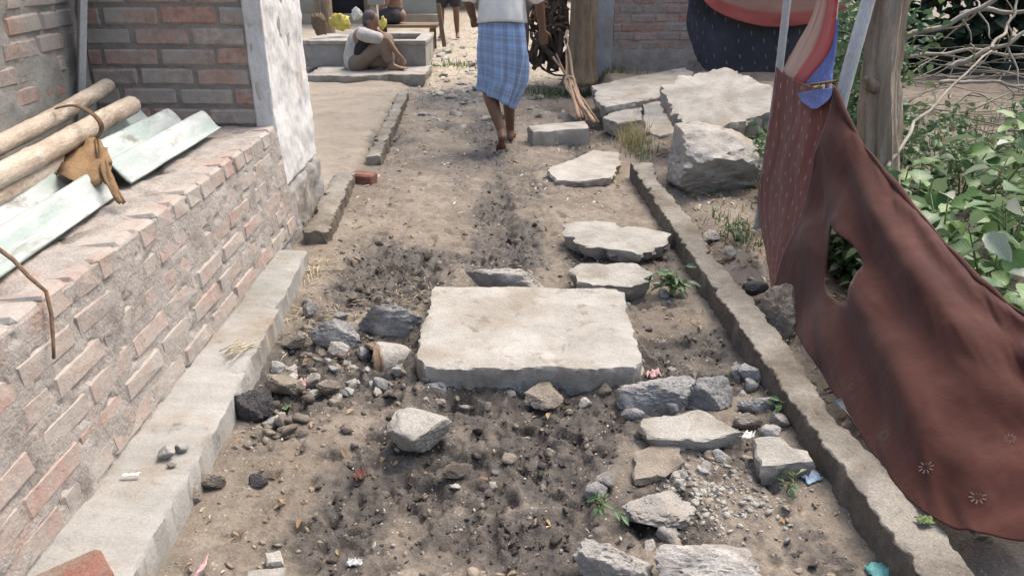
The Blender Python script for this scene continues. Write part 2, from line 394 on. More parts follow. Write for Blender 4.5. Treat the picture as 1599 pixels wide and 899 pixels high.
def rock_geo(dims, seed, sub=5, planes=10, rough=.07, flat=None, sharp=60.0):
    """faceted broken stone, base at z=0, dims = full width, depth, height"""
    r = np.random.default_rng(seed)
    D, Fc = ico(sub)
    N = r.normal(size=(planes, 3)); N /= np.linalg.norm(N, axis=1, keepdims=True)
    d = r.uniform(.50, .86, planes)
    if flat is not None:
        t = r.normal(size=2) * .08
        N = np.vstack([N, [[t[0], t[1], 1.0]], [[0, 0, -1.0]]]); N /= np.linalg.norm(N, axis=1, keepdims=True); d = np.append(d, [flat, .7])
    dot = D @ N.T
    R = np.where(dot > .05, d / np.maximum(dot, .05), 9.0)
    R = np.minimum(R, 1.15)
    R = -np.log(np.exp(-sharp * R).sum(1) + np.exp(-sharp * 1.12)) / sharp
    o = r.uniform(-50, 50, 3)
    n1 = fbm(D[:, 0] * 1.7 + o[0], D[:, 1] * 1.7 + o[1], D[:, 2] * 1.7 + o[2], 3)
    n2 = fbm(D[:, 0] * 5 + o[1], D[:, 1] * 6 + o[2], D[:, 2] * 6 + o[0], 4, gain=.62)
    n3 = np.abs(fbm(D[:, 0] * 4 + o[2], D[:, 1] * 4 + o[0], D[:, 2] * 4 + o[1], 3))
    R = R * (1 + rough * .8 * n1 + rough * .75 * n2 - rough * 1.1 * n3)
    V = D * R[:, None]
    lo, hi = V.min(0), V.max(0)
    V = (V - (lo + hi) / 2) / (hi - lo) * np.array(dims)
    V[:, 2] += dims[2] / 2
    return V, Fc
def slab_geo(top, th, seed, jag=.012, rings=9, step=.022, under=.03, bumpy=.004, down=Vector((0, 0, -1)), edge=.006):
    """broken slab from its top outline (list of 3D points, any tilt); thickness th"""
    top = [Vector(p) for p in top]; n = len(top)
    pts = []
    for i in range(n):
        a, b = top[i], top[(i + 1) % n]; k = max(2, int((b - a).length / step))
        for j in range(k): pts.append(a.lerp(b, j / k))
    A = np.array([p[:] for p in pts]); m = len(A)
    # close-fitting plane
    c = A.mean(0); U, S, W = np.linalg.svd(A - c); nrm = W[2] * (1 if W[2][2] > 0 else -1)
    A = A - np.outer((A - c) @ nrm, nrm)
    arc = np.cumsum(np.r_[0, np.linalg.norm(np.diff(A, axis=0), axis=1)])
    rad = A - c; rad -= np.outer(rad @ nrm, nrm); rl = np.linalg.norm(rad, axis=1, keepdims=True); ru = rad / rl
    s = seed * 7.7
    off = lambda k, f, g: (fbm(A[:, 0] * f + s, A[:, 1] * f - s, A[:, 2] * f + g, 4, gain=.62)[:, None])
    j0 = off(0, 9, 0) * jag - .9 * jag * sst(.25, .6, perlin(A[:, 0] * 6 + s, A[:, 1] * 6, s))[:, None]
    rows = []
    dn = np.array(down[:])
    nb = 6
    for i in range(nb):          # from the underside up
        f = i / (nb - 1)
        rows.append(A + ru * (j0 + off(i, 22, i * 1.7) * jag * .7 - under * (1 - f) ** 1.5 - (0.0 if i < nb - 1 else edge * .35)) + dn * th * (1 - f) - nrm * (edge * .8 if i == nb - 1 else 0))
    for i in range(rings + 1):
        f = (i / rings)
        g_ = np.minimum(1.0, (edge + f * (rl - edge)) / rl)
        Q = A + ru * (j0 * (1 - f)) + (c - A) * g_
        h = fbm(Q[:, 0] * 7 + s, Q[:, 1] * 7, Q[:, 2] * 7, 4) * bumpy
        rows.append(Q + np.outer(h, nrm))
    V = np.vstack(rows)
    Fc = np.array(grid_faces(m, len(rows), True))
    b0 = len(V); V = np.vstack([V, c + dn * th])
    tri = [(i, b0, (i + 1) % m) for i in range(m)]
    return V, [tuple(f) for f in Fc] + [(a, c2, b) for a, b, c2 in [(x[0], x[1], x[2]) for x in tri]]
def fix_normals(o):
    bm = bmesh.new(); bm.from_mesh(o.data); bmesh.ops.remove_doubles(bm, verts=bm.verts, dist=1e-5)
    bmesh.ops.recalc_face_normals(bm, faces=bm.faces[:]); bm.to_mesh(o.data); bm.free(); return o
def slab(name, outline, th, mat, label, cat, seed=0, group=None, **k):
    pts = [P(u, v, z) for u, v, z in outline] if len(outline[0]) == 3 and not isinstance(outline[0], Vector) else outline
    V, Fc = slab_geo(pts, th, seed, **k)
    V = np.asarray(V); base = V.mean(0); base[2] = V[:, 2].min()
    o = mk(name, V - base, Fc, mat, None, tuple(base))
    fix_normals(o); o.data.set_sharp_from_angle(angle=math.radians(38))
    return tag(o, label, cat, group)
def rock(name, box, h, mat, label, seed, group=None, cat='stone', sunk=.38, flat=None, z0=0.0, dmin=None, **k):
    u0, v0, u1, v1 = box; uc = (u0 + u1) / 2
    f = P(uc, v1, z0); b = P(uc, v0, z0 + h * .8)
    D = max(b.y - f.y, dmin or h * .6)
    ym = f.y + D / 2
    w = P(u1, (v0 + v1) / 2, z0 + h * .5).x - P(u0, (v0 + v1) / 2, z0 + h * .5).x
    V, Fc = rock_geo((w, D, h * (1 + sunk)), seed, flat=flat, **k)
    xm = (P(u0, (v0 + v1) / 2, z0 + h * .5).x + P(u1, (v0 + v1) / 2, z0 + h * .5).x) / 2
    o = mk_np(name, V, Fc, mat, None, (xm, ym, z0 - h * sunk)); o.data.set_sharp_from_angle(angle=math.radians(34))
    return tag(o, label, cat, group)
def scatter(name, protos, pos, scale, rot, mat, tilt=None, kind='stuff', label=None, cat=None, parent=None, squash=None):
    """one joined object made of many small copies"""
    Vs, Fs, Rn = [], [], []; off = 0
    n = len(pos); r = np.random.default_rng(len(name) + n)
    pick = r.integers(0, len(protos), n); rv = r.random(n)
    for i in range(n):
        V, Fc = protos[pick[i]]
        e = Euler((tilt[i][0], tilt[i][1], rot[i])) if tilt is not None else Euler((0, 0, rot[i]))
        M3 = np.array(e.to_matrix())
        W = (V * scale[i]) @ M3.T + pos[i]
        Vs.append(W); Fs.append(Fc + off); off += len(V); Rn.append(np.full(len(V), rv[i]))
    o = mk_np(name, np.vstack(Vs), np.vstack(Fs), mat, parent, None, True, np.concatenate(Rn))
    return tag(o, label, cat, None, kind)

# ================================================================== GROUND
def kerb_x(y):      # inner top edge of the right kerb
    return np.interp(y, [0.4, 1.5, 2.4, 3.8, 5.3, 9.0], [.99, .955, .90, .85, .81, .72])
def left_x(y):      # outer edge of the left footing / kerb line
    return np.interp(y, [0.4, 1.5, 2.2, 3.6, 4.0, 5.2, 8.5, 14], [-.87, -.90, -.92, -1.005, -1.02, -1.0, -1.12, -1.35])
MUD = [  # u, v, radius u, radius v, strength: places where the path is churned
    (620, 425, 66, 46, 1.0), (575, 455, 40, 25, .7), (790, 385, 44, 46, 1.0), (835, 395, 30, 30, .6), (868, 690, 75, 75, 1.0), (880, 750, 45, 40, .8), (830, 822, 62, 26, 1.0),
    (655, 762, 75, 38, .75), (560, 800, 60, 60, .55), (470, 560, 90, 60, .8), (420, 610, 50, 40, .7), (600, 600, 90, 35, .6), (760, 630, 110, 26, .8), (700, 700, 70, 60, .5), (760, 740, 60, 60, .6), (700, 840, 70, 40, .45),
    (1110, 545, 55, 26, .7), (1080, 600, 110, 30, .6), (540, 870, 95, 35, .5), (780, 280, 50, 36, .25), (740, 200, 50, 25, .3), (900, 215, 60, 18, .45), (1150, 700, 80, 40, .5),
    (960, 480, 60, 20, .35), (930, 400, 80, 22, .5), (850, 890, 60, 40, .4), (690, 150, 50, 15, .4), (620, 215, 25, 15, .4), (1000, 800, 80, 60, .4), (1250, 860, 90, 40, .15),
    (730, 505, 130, 40, .4), (640, 550, 60, 60, .5), (770, 310, 26, 50, .5), (765, 250, 34, 26, .35), (880, 640, 90, 60, .6), (720, 660, 120, 40, .5), (620, 700, 70, 60, .35), (900, 840, 50, 50, .5), (450, 640, 60, 30, .35), (1040, 560, 60, 20, .4), (480, 850, 70, 40, .35)]
def mud_at(x, y):
    m = np.zeros_like(x)
    for u, v, ru, rv, s in MUD:
        s = min(1.0, s + .12)
        c = P(u, v); ex = P(u + ru, v).x - c.x; ey = (P(u, v - rv).y - P(u, v + rv).y) / 2
        m = np.maximum(m, s * np.exp(-(((x - c.x) / ex) ** 2 + ((y - c.y) / ey) ** 2) ** 1.3 * .6))
    m = m + .38 * fbm(x * 3.1, y * 2.2, 5.0, 5, gain=.62) * sst(.02, .3, m + .16)
    return np.clip(m, 0, 1)
def ground_h(x, y, full=False):
    x = np.asarray(x, float); y = np.asarray(y, float)
    m = mud_at(x, y)
    kx = kerb_x(y); lx = left_x(y)
    z = .022 * fbm(x * 1.3, y * 1.1, 1.0, 3) + .007 * fbm(x * 7, y * 6, 2.0, 3)
    path = sst(0, .12, kx - x) * sst(0, .12, x - lx)
    z = z + path * (.008 * fbm(x * 17, y * 15, 3.0, 4, gain=.6))
    pits = fbm(x * 9.5 + 1.2 * perlin(x * 4, y * 4, 9), y * 7.0, 4.0, 4, gain=.58)
    rut = fbm(x * 13, y * 3.2, 6.0, 3)
    z = z + m * path * (.030 * pits + .020 * rut - .020) - m * path * .055 * sst(.10, .42, pits) + m * path * .020 * np.abs(fbm(x * 24, y * 19, 7.0, 4, gain=.6))
    rx = np.interp(y, [2.9, 3.4, 4.2, 5.2, 6.2], [.02, .0, -.04, -.10, -.12])
    z = z - .045 * np.exp(-((x - rx) / .07) ** 2) * sst(3.0, 3.4, y) * sst(6.0, 4.6, y) * (1 + .4 * rut)
    # soil trodden up against the big slab
    sdx = np.maximum(np.abs(x - .06) - .42, 0); sdy = np.maximum(np.abs(y - 2.79) - .35, 0)
    z = z + .035 * np.exp(-((sdx ** 2 + sdy ** 2) / .0045)) * (.6 + .8 * fbm(x * 6, y * 6, 2.2, 3))
    # hoof prints and pocks over the damp part of the path
    pk = perlin(x * 12.5, y * 10.5, 11.0)
    z = z - path * .024 * sst(.28, .55, pk) * sst(6.2, 3.5, y)
    # raised ground outside the kerbs
    out_r = sst(.02, .2, x - kx - .10)
    z = z + out_r * (.055 + .17 * sst(5.0, 8.6, y) + .03 * fbm(x * 3, y * 3, 8.0, 4))
    z = z + out_r * .05 * sst(1.6, 2.6, x) * fbm(x * 2, y * 2, 12., 4)
    out_l = sst(.02, .16, lx - x) * sst(4.4, 5.0, y)
    z = z + out_l * (.05 + .012 * fbm(x * 2, y * 2, 8.5, 3))
    z = z + .012 * fbm(x * 4, y * 3, 14.0, 4) * sst(6, 9, y)
    if full: return z, m, out_r, out_l
    return z
def gh(x, y): return float(ground_h(np.array([x]), np.array([y]))[0])
xs = np.concatenate([np.linspace(-40, -3, 22), np.linspace(-2.7, -1.35, 16), np.arange(-1.32, 1.5, .0095), np.linspace(1.52, 4.2, 90), np.linspace(4.4, 40, 26)])
ys = [0.2]
while ys[-1] < 16: ys.append(ys[-1] + max(.0075, ys[-1] * .0038))
ys = np.concatenate([ys, np.linspace(ys[-1] + .4, 80, 40)])
GX, GY = np.meshgrid(xs, ys)
gz, gm, gor, gol = ground_h(GX, GY, True)
GV = np.stack([GX, GY, gz], -1).reshape(-1, 3)
nx, ny = len(xs), len(ys)
ii = (np.arange(ny - 1)[:, None] * nx + np.arange(nx - 1)[None, :]).ravel()
GF = np.stack([ii, ii + 1, ii + nx + 1, ii + nx], 1)
m, t, bs = new_mat('earth')
w = coords(t, 'World')
mudA = t.new("ShaderNodeAttribute", attribute_name='mud').outputs['Fac']
outA = t.new("ShaderNodeAttribute", attribute_name='outer').outputs['Fac']
dry = t.ramp(t.noise(w, 2.6, 8, .68), [(.28, (.145, .12, .094)), (.46, (.215, .181, .142)), (.6, (.275, .235, .186)), (.8, (.36, .318, .262))])
dry = t.mix(t.ramp(t.noise(w, 9, 7, .7), [(.48, 0.0), (.68, .75)]), dry, (.155, .13, .105))
soil = t.ramp(t.noise(w, 5, 8, .7), [(.3, (.15, .12, .095)), (.5, (.25, .21, .17)), (.75, (.36, .31, .25))])
dry = t.mix(t.math('MULTIPLY', outA, .75), dry, soil)
wet = t.ramp(t.noise(w, 14, 8, .7), [(.3, (.042, .036, .031)), (.5, (.084, .073, .062)), (.7, (.145, .127, .108))])
mf = t.math('ADD', mudA, t.math('MULTIPLY_ADD', t.noise(w, 22, 6, .72), 1.1, -.55))
mf = t.ramp(mf, [(.10, 0.0), (.46, 1.0)])
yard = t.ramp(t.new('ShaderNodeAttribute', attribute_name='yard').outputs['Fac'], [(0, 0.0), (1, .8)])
dry = t.mix(yard, dry, t.ramp(t.noise(w, 3.5, 8, .7), [(.3, (.30, .25, .185)), (.5, (.41, .355, .275)), (.7, (.50, .445, .36))]))  # pale dusty soil, with the far yard's sunlit brightness painted into its colour
c = t.mix(mf, dry, wet)
c = t.mix(1.0, c, t.ramp(t.noise(w, 120, 4, .75), [(.3, .66), (.68, 1.12)]), 'MULTIPLY')
# gritty pale specks
vo = t.new("ShaderNodeTexVoronoi"); vo.inputs['Scale'].default_value = 60; t.link(w, vo.inputs['Vector'])
gf = t.math('MULTIPLY', t.math('LESS_THAN', vo.outputs['Distance'], .17), t.math('GREATER_THAN', t.noise(w, 11, 3), .56))
c = t.mix(t.math('MULTIPLY', gf, .7), c, (.48, .44, .37))
t.link(c, bs.inputs['Base Color'])
t.link(t.ramp(mf, [(0, .95), (1, .5)]), bs.inputs['Roughness'])
bs.inputs['Specular IOR Level'].default_value = .3
b = t.new("ShaderNodeBump"); b.inputs['Strength'].default_value = .9; b.inputs['Distance'].default_value = .012
t.link(t.noise(w, 48, 8, .7), b.inputs['Height']); t.link(b.outputs[0], bs.inputs['Normal'])
ground = mk_np('ground', GV, GF, 'earth', attrs={'mud': gm.ravel(), 'outer': np.clip(gor, 0, 1).ravel(), 'yard': np.maximum(sst(7.0, 11.0, GY + 1.2 * fbm(GX * .9, GY * .9, 2.)) * sst(2.2, 1.2, GX), np.clip(gol, 0, 1) * .6).ravel()})  # yard mask: ground painted paler with distance, standing in for sunlight
tag(ground, kind='structure')

# ------------------------------------------------------------------ kerbs and footing ledge
def strip(name, line_in, line_out, ztop, zbot, mat, seed, jag=.014, step=.014, round_=.007, kind='structure', ends=True):
    """long rough cement strip between two plan lines (x as function of y arrays)"""
    (ya, yb) = line_in[0], line_in[-1]
    n = max(6, int((yb[1] - ya[1]) / step))
    rows = []
    for i in range(n + 1):
        f = i / n
        y = ya[1] + (yb[1] - ya[1]) * f
        xi = np.interp(y, [p[1] for p in line_in], [p[0] for p in line_in]); xo = np.interp(y, [p[1] for p in line_out], [p[0] for p in line_out])
        zt = ztop + .010 * float(fbm(y * 2.2, seed, 1.)) 
        s = 1 if xo > xi else -1
        nz = lambda k, a: a * float(fbm(y * 11, seed * 3.1 + k * 4.3, k * 2.0, 5, gain=.72)) + (s * 1.8 * jag * float(sst(.28, .6, perlin(y * 5.5, seed, k // 4 * 5.))) * (1 if k in (2, 3) else 0)) - (s * 1.8 * jag * float(sst(.28, .6, perlin(y * 5.5, seed + 4, 2.))) * (1 if k in (9,) else 0))
        prof = [(xi - s * .012 + nz(0, jag), zbot), (xi - s * .004 + nz(1, jag), zbot * .5 + zt * .5), (xi + nz(2, jag), zt - round_), (xi + s * round_ * .8 + nz(2, jag), zt - .002 + nz(3, .004))]
        for q in (.3, .5, .7): prof.append((xi + (xo - xi) * q, zt + nz(4 + q * 7, .009)))
        prof += [(xo - s * round_ * .8 + nz(9, jag), zt - .003 + nz(8, .004)), (xo + nz(9, jag), zt - round_), (xo + s * .004 + nz(10, jag), zbot)]
        yy = y + (nz(12, .03) if i in (0, n) else 0)
        rows += [(px, yy, pz) for px, pz in prof]
    k = 10
    Fc = []
    for j in range(n):
        for i in range(k - 1):
            a = j * k + i; Fc.append((a, a + 1, a + k + 1, a + k))
    Fc.append(tuple(range(k))); Fc.append(tuple(range(n * k + k - 1, n * k - 1, -1)))
    o = mk(name, rows, Fc, mat); 
    at = o.data.attributes.new('side', 'FLOAT', 'POINT'); at.data.foreach_set('value', np.array([1.0 if (i % k) < 3 else (.35 if (i % k) in (8, 9) else 0.0) for i in range(len(rows))], np.float32))
    fix_normals(o); o.data.set_sharp_from_angle(angle=math.radians(40))
    tag(o, kind=kind)
    return o
ky = np.linspace(.35, 5.28, 12)
strip('kerb', [(float(kerb_x(y)), y) for y in ky], [(float(kerb_x(y)) + .12 + .025 * math.sin(y * 5), y) for y in ky], .105, -.10, 'kerb_concrete', 3, jag=.012)
ly = np.linspace(.35, 3.62, 10)
strip('wall_footing', [(float(left_x(y)), y) for y in ly], [(-1.25, y) for y in ly], .095, -.10, 'ledge_cement', 5, jag=.008, round_=.010)
for (ua, va, ub, vb, wd, sd, lb) in ((490, 368, 548, 272, .125, 8, ''), (575, 245, 632, 145, .10, 9, '')):
    a, b2 = P(ua + 20, va, .06), P(ub + 6, vb, .06)
    strip('kerb', [(a.x, a.y), (b2.x, b2.y)], [(a.x - wd, a.y), (b2.x - wd, b2.y)], .075, -.06, 'kerb_concrete', sd, jag=.018)

# ================================================================== HOUSE ON THE LEFT
def brick_variants(L, D, H, n, seed, jit=.003):
    out = []
    r = random.Random(seed)
    for i in range(n):
        bm = bmesh.new(); bmesh.ops.create_cube(bm, size=1)
        for v in bm.verts: v.co = Vector((v.co.x * L, v.co.y * D, v.co.z * H))
        bmesh.ops.bevel(bm, geom=bm.edges[:], offset=.011, segments=1, affect='EDGES')
        for v in bm.verts: v.co += Vector((r.uniform(-jit, jit), r.uniform(-jit, jit), r.uniform(-jit, jit) * .7))
        me = bpy.data.meshes.new('brick'); bm.to_mesh(me); bm.free(); out.append(me)
    return out
def brick_wall(parent, mat, origin, along, outward, length, z0, courses, L=.255, H=.075, pitch=.09, gap=.014, D=.11, seed=1, depth=.0, header=(), batter=0.0, skip=None, missing=.0, proud=.004):
    """bricks laid one by one; origin = start of the face line, along / outward unit vectors"""
    r = random.Random(seed)
    al, ow = Vector(along), Vector(outward)
    rz = math.atan2(al.y, al.x)
    VS = brick_variants(L, D, H, 7, seed); VH = brick_variants(.118, .235, H, 5, seed + 1)
    for me in VS + VH: me.materials.append(MATS[mat])
    for c in range(courses):
        z = z0 + pitch * (c + .5)
        hd = c in header
        unit = (.118 if hd else L) + gap
        s = -r.uniform(.0, .3) * unit + (unit * .5 if c % 2 else 0) - unit
        while s < length:
            ln = unit - gap
            a, b2 = s, s + ln
            s += unit + r.uniform(-.004, .006)
            if b2 < .02 or a > length - .02: continue
            a2, e2 = max(a, 0), min(b2, length)
            if r.random() < missing or (skip and skip((a2 + e2) / 2, z)): continue
            me = r.choice(VH if hd else VS)
            o = bpy.data.objects.new('brick', me); COL.objects.link(o); o.parent = parent
            dd = (.235 if hd else D)
            off = -dd / 2 + proud + r.gauss(0, .002) - batter * (z - z0)
            p = Vector(origin) + al * ((a2 + e2) / 2) + ow * off
            o.location = (p.x, p.y, z + r.uniform(-.003, .003))
            o.rotation_euler = (r.gauss(0, .006) - math.atan(batter), r.gauss(0, .010), rz + r.gauss(0, .006))
            o.scale = ((e2 - a2) / ln, 1, 1)
def rough_sheet(name, O, A, B, N, la, lb, na, nb, amp, freq, seed, mat, parent, thick=.05, shape=None):
    """a thick sheet with an uneven face: O corner, A/B edge directions, N outward"""
    O, A, B, N = map(Vector, (O, A, B, N))
    s = np.linspace(0, la, na); t_ = np.linspace(0, lb, nb); S, T = np.meshgrid(s, t_)
    h = amp * fbm(S * freq + seed, T * freq - seed, seed * 1.3, 5, gain=.6)
    if shape is not None: h = h + shape(S, T)
    X = np.array(O)[None, None] + S[..., None] * np.array(A) + T[..., None] * np.array(B) + h[..., None] * np.array(N)
    V = X.reshape(-1, 3)
    Fc = grid_faces(na, nb)
    rim = list(range(na)) + [j * na + na - 1 for j in range(1, nb)] + [(nb - 1) * na + i for i in range(na - 2, -1, -1)] + [j * na for j in range(nb - 2, 0, -1)]
    b0 = len(V); V = np.vstack([V, V[rim] - np.array(N) * thick]); n = len(rim)
    for i in range(n):
        j = (i + 1) % n; Fc.append((rim[i], b0 + i, b0 + j, rim[j]))
    Fc.append(tuple(b0 + i for i in range(n)))
    o = mk(name, V, Fc, mat, parent); fix_normals(o); return o

WALL_X, WALL_END, WALL_TOP = -1.135, 3.95, .64
lw = empty('brick_wall', (-1.3, 2.2, 0)); tag(lw, 'low mortar-smeared brick wall carrying bamboo poles and corrugated sheets', 'wall')
def place(parent, o):
    o.matrix_parent_inverse = parent.matrix_world.inverted(); return o
class Grp:          # build in world space, then hang under the empty at its base
    def __init__(s, root):
        s.root = root; s.before = set(o.name for o in bpy.data.objects)
    def close(s):
        L = s.root.location; R = Matrix.Translation(L).inverted()
        for o in bpy.data.objects:
            if o.name not in s.before and o.parent == s.root: o.location = R @ o.location
g = Grp(lw)
wl = WALL_END - .3
brick_wall(lw, 'brick_low', (WALL_X, .3, 0), (0, 1, 0), (1, 0, 0), wl, .085, 6, pitch=.0915, seed=11, header=(5,), batter=.10, proud=.0012, missing=.0)
# mortar bedding, in places flush with or smeared over the bricks
rough_sheet('mortar', (WALL_X, .3, .08), (0, 1, 0), (-.10, 0, .995), (1, 0, 0), wl, .545, 360, 64, .003, 11, 2.0, 'mortar', lw, thick=.22, shape=lambda S, T: .0005 + .003 * fbm(S * 2, T * 3, 4.4, 3) - .009 * sst(.25, .5, perlin(S * 13, T * 22, 8.)))
rough_sheet('mortar_cap', (WALL_X - .066, .3, .627), (0, 1, 0), (-1, 0, .02), (0, 0, 1), wl, .345, 260, 34, .007, 9, 5.0, 'mortar', lw, thick=.04, shape=lambda S, T: .010 * perlin(S * 5, T * 3, 2.) - .008 * sst(.02, .0, T) - .014 * sst(.2, .5, perlin(S * 7, T * 5, 6.)))
g.close()
# rammed floor of the raised plinth behind the wall
pl = empty('house_plinth', (-2.2, 2.4, 0)); tag(pl, 'raised grey earth floor behind the low brick wall', 'plinth')
g = Grp(pl)
rough_sheet('floor_fill', (-1.46, .3, .615), (0, 1, 0), (-1, 0, 0), (0, 0, 1), 3.64, 1.1, 90, 40, .012, 5, 6., 'old_render', pl, thick=.5)
g.close()

# shed: brick wall facing the camera, white rendered corner, grey side wall
SY = 3.96
sh = empty('brick_shed', (-1.7, 4.3, 0)); tag(sh, 'brick shed wall with white plastered corner behind the low wall', 'shed')
g = Grp(sh)
brick_wall(sh, 'brick_shed', (-2.06, SY, 0), (1, 0, 0), (0, -1, 0), .80, .63, 20, L=.262, H=.080, pitch=.0955, seed=21, proud=.004)
rough_sheet('mortar', (-2.10, SY, .60), (1, 0, 0), (0, 0, 1), (0, -1, 0), .85, 1.96, 60, 130, .004, 10, 3., 'mortar_shed', sh, thick=.22, shape=lambda S, T: -.006)
brick_wall(sh, 'brick_shed', (-2.06, 2.2, 0), (0, 1, 0), (1, 0, 0), 1.72, .63, 20, L=.262, H=.080, pitch=.0955, seed=22, proud=-.006, missing=.06)
rough_sheet('side_render', (-2.06, 2.2, .60), (0, 1, 0), (0, 0, 1), (1, 0, 0), 1.76, 1.96, 150, 100, .007, 7, 7., 'old_render', sh, thick=.22, shape=lambda S, T: -.004 - .012 * sst(.1, .35, fbm(S * 2.2, T * 2.2, 3.3, 4)))
# rendered corner pier: four uneven faces
px0, px1, py0, py1 = -1.275, -1.185, SY - .012, 4.70
MB().box(((px0 + px1) / 2 - .15, (py0 + py1) / 2 + .01, 1.3), (.36, py1 - py0 - .05, 2.56)).build('core', 'plinth_cement', sh)
rough_sheet('plaster', (px1, py0, .30), (0, 1, 0), (-.012, 0, 1), (1, 0, 0), py1 - py0, 2.28, 60, 150, .009, 6, 11., 'whitewash', sh, thick=.07)
rough_sheet('plaster', (px0 - .004, py0 - .002, .62), (1, 0, 0), (0, 0, 1), (0, -1, 0), px1 - px0 - .002, 1.96, 14, 120, .007, 8, 13., 'whitewash', sh, thick=.03)
rough_sheet('plaster', (px1 - .03, py1 - .004, .06), (-1, 0, 0), (0, 0, 1), (0, 1, 0), .34, 2.5, 24, 120, .008, 6, 15., 'whitewash', sh, thick=.03)
rough_sheet('plinth_band', (px1 + .035, py0 - .32, -.05), (0, 1, 0), (-.05, 0, 1), (1, 0, 0), py1 - py0 + .36, .44, 70, 40, .012, 7, 17., 'plinth_cement', sh, thick=.09, shape=lambda S, T: .03 * perlin(S * 4, T * 2, 1.) - .09 * sst(.30, .44, T + .06 * perlin(S * 9, 1.0, 4.)))
g.close()

# upright board leaning in the corner
a, b2 = PY(126, 160, 3.78), PY(133, -230, 3.90)
bd = MB(); d = (b2 - a); mid = (a + b2) / 2
bd.box((0, 0, 0), (.112, .03, d.length + .3))
o = bd.build('board', 'board_grey'); bevel_obj(o, .004)
o.rotation_euler = d.to_track_quat('Z', 'X').to_euler(); o.location = mid
o.rotation_euler = (Matrix.Rotation(0, 4, 'Z') @ d.to_track_quat('Z', 'Y').to_matrix().to_4x4()).to_euler()
tag(o, 'tall grey board standing upright in the corner of the shed', 'board')

# ------------------------------------------------------------------ corrugated sheets and poles on the wall
def corr_sheet(name, p0, p1, width, waves, amp, thick, label, seed, back=-1, torn=0.0, tilt=0.0):
    """sheet lying along p0->p1 (its edge nearest the path), reaching back from the path"""
    p0, p1 = Vector(p0), Vector(p1); d = p1 - p0; L = d.length; d.normalize()
    side = Vector((-d.y, d.x, 0)).normalized() 
    nu, nv = 56, 70
    V = []
    for j in range(nv):
        for i in range(nu):
            f = i / (nu - 1); s = j / (nv - 1)
            e0 = torn * (abs(float(perlin(f * 7, seed, 1.))) * .9 + .5 * max(0, .3 - f)) if s < .5 else 0
            ss = s * L + (e0 * (1 - s) if torn else 0) + .012 * float(perlin(f * 9, seed + 3, s * 9)) * (1 if j in (0, nv - 1) else 0)
            p = p0 + d * ss + side * (f * width)
            h = amp * (math.cos(f * waves * 2 * PI + PI) + 0.0) + tilt * f + .004 * float(perlin(f * 3, s * 4, seed))
            V.append((p.x, p.y, p.z + amp + h))
    Fc = grid_faces(nu, nv)
    base = Vector((sum(v[0] for v in V) / len(V), sum(v[1] for v in V) / len(V), min(v[2] for v in V)))
    o = mk(name, [Vector(v) - base for v in V], Fc, 'asbestos', None, base)
    so = o.modifiers.new('thickness', 'SOLIDIFY'); so.thickness = thick; so.offset = 1
    return tag(o, label, 'sheet', 'corrugated sheets lying on the low wall')
corr_sheet('corrugated_sheet', (-1.315, 1.15, .655), (-1.395, 2.72, .655), .42, 2.6, .034, .007, 'pale green corrugated sheet along the front of the low wall top', 4.0, tilt=.03)
corr_sheet('corrugated_sheet', (-1.40, 2.80, .66), (-1.375, 3.72, .675), .38, 2.4, .034, .007, 'pale corrugated sheet with torn end near the white corner', 8.0, torn=.10, tilt=.03)
def bamboo(name, a, b, r, mat, label, nodes=.28, group=None, seed=0, seg=12, cat='pole', bend=.01, via=None):
    a, b = Vector(a), Vector(b); L = (b - a).length; n = max(14, int(L / .03))
    rr = random.Random(seed); ph = rr.uniform(0, nodes)
    side = (b - a).cross(Vector((.3, .2, .9))).normalized()
    pts, rad = [], []
    for i in range(n + 1):
        s = i / n * L; k = ((s + ph) % nodes) / nodes
        bump = .09 * math.exp(-((min(k, 1 - k)) * nodes / .012) ** 2)
        pts.append(Vector((0, 0, s)) + Vector((bend * math.sin(s / L * PI * 1.3), bend * .6 * math.sin(s / L * PI * 2.1 + seed), 0)))
        rad.append(r * (1 + bump - .12 * i / n + .015 * math.sin(s * 21)))
    if via:
        ctrl = [a] + [Vector(p) for p in via] + [b]
        pts = [catmull(ctrl, i / n) - a for i in range(n + 1)]
    V, Fc = tube(pts, rad, seg, .022, seed)
    o = mk(name, V, Fc, mat); o.location = a
    if not via: o.rotation_euler = (b - a).to_track_quat('Z', 'Y').to_euler()
    e = o.modifiers.new('edge', 'EDGE_SPLIT'); e.split_angle = math.radians(50)
    return tag(o, label, cat, group)
G_P = 'poles bundled on the low wall'
bamboo('bamboo_pole', P(206, 166, .80), P(-330, 433, .80) , .041, 'bamboo_dry', 'thick dry bamboo pole in front of the bundle on the wall', seed=1, group=G_P, nodes=.33)
bamboo('bamboo_pole', P(168, 137, .845), P(-330, 388, .845), .036, 'bamboo_dry', 'dry bamboo pole at the back of the bundle on the wall', seed=2, group=G_P, nodes=.3)
bamboo('bamboo_pole', P(132, 226, .735), P(-200, 420, .735), .032, 'bamboo_dry', 'thinner dry bamboo pole lying lowest in the bundle on the wall', seed=3, group=G_P, nodes=.25)
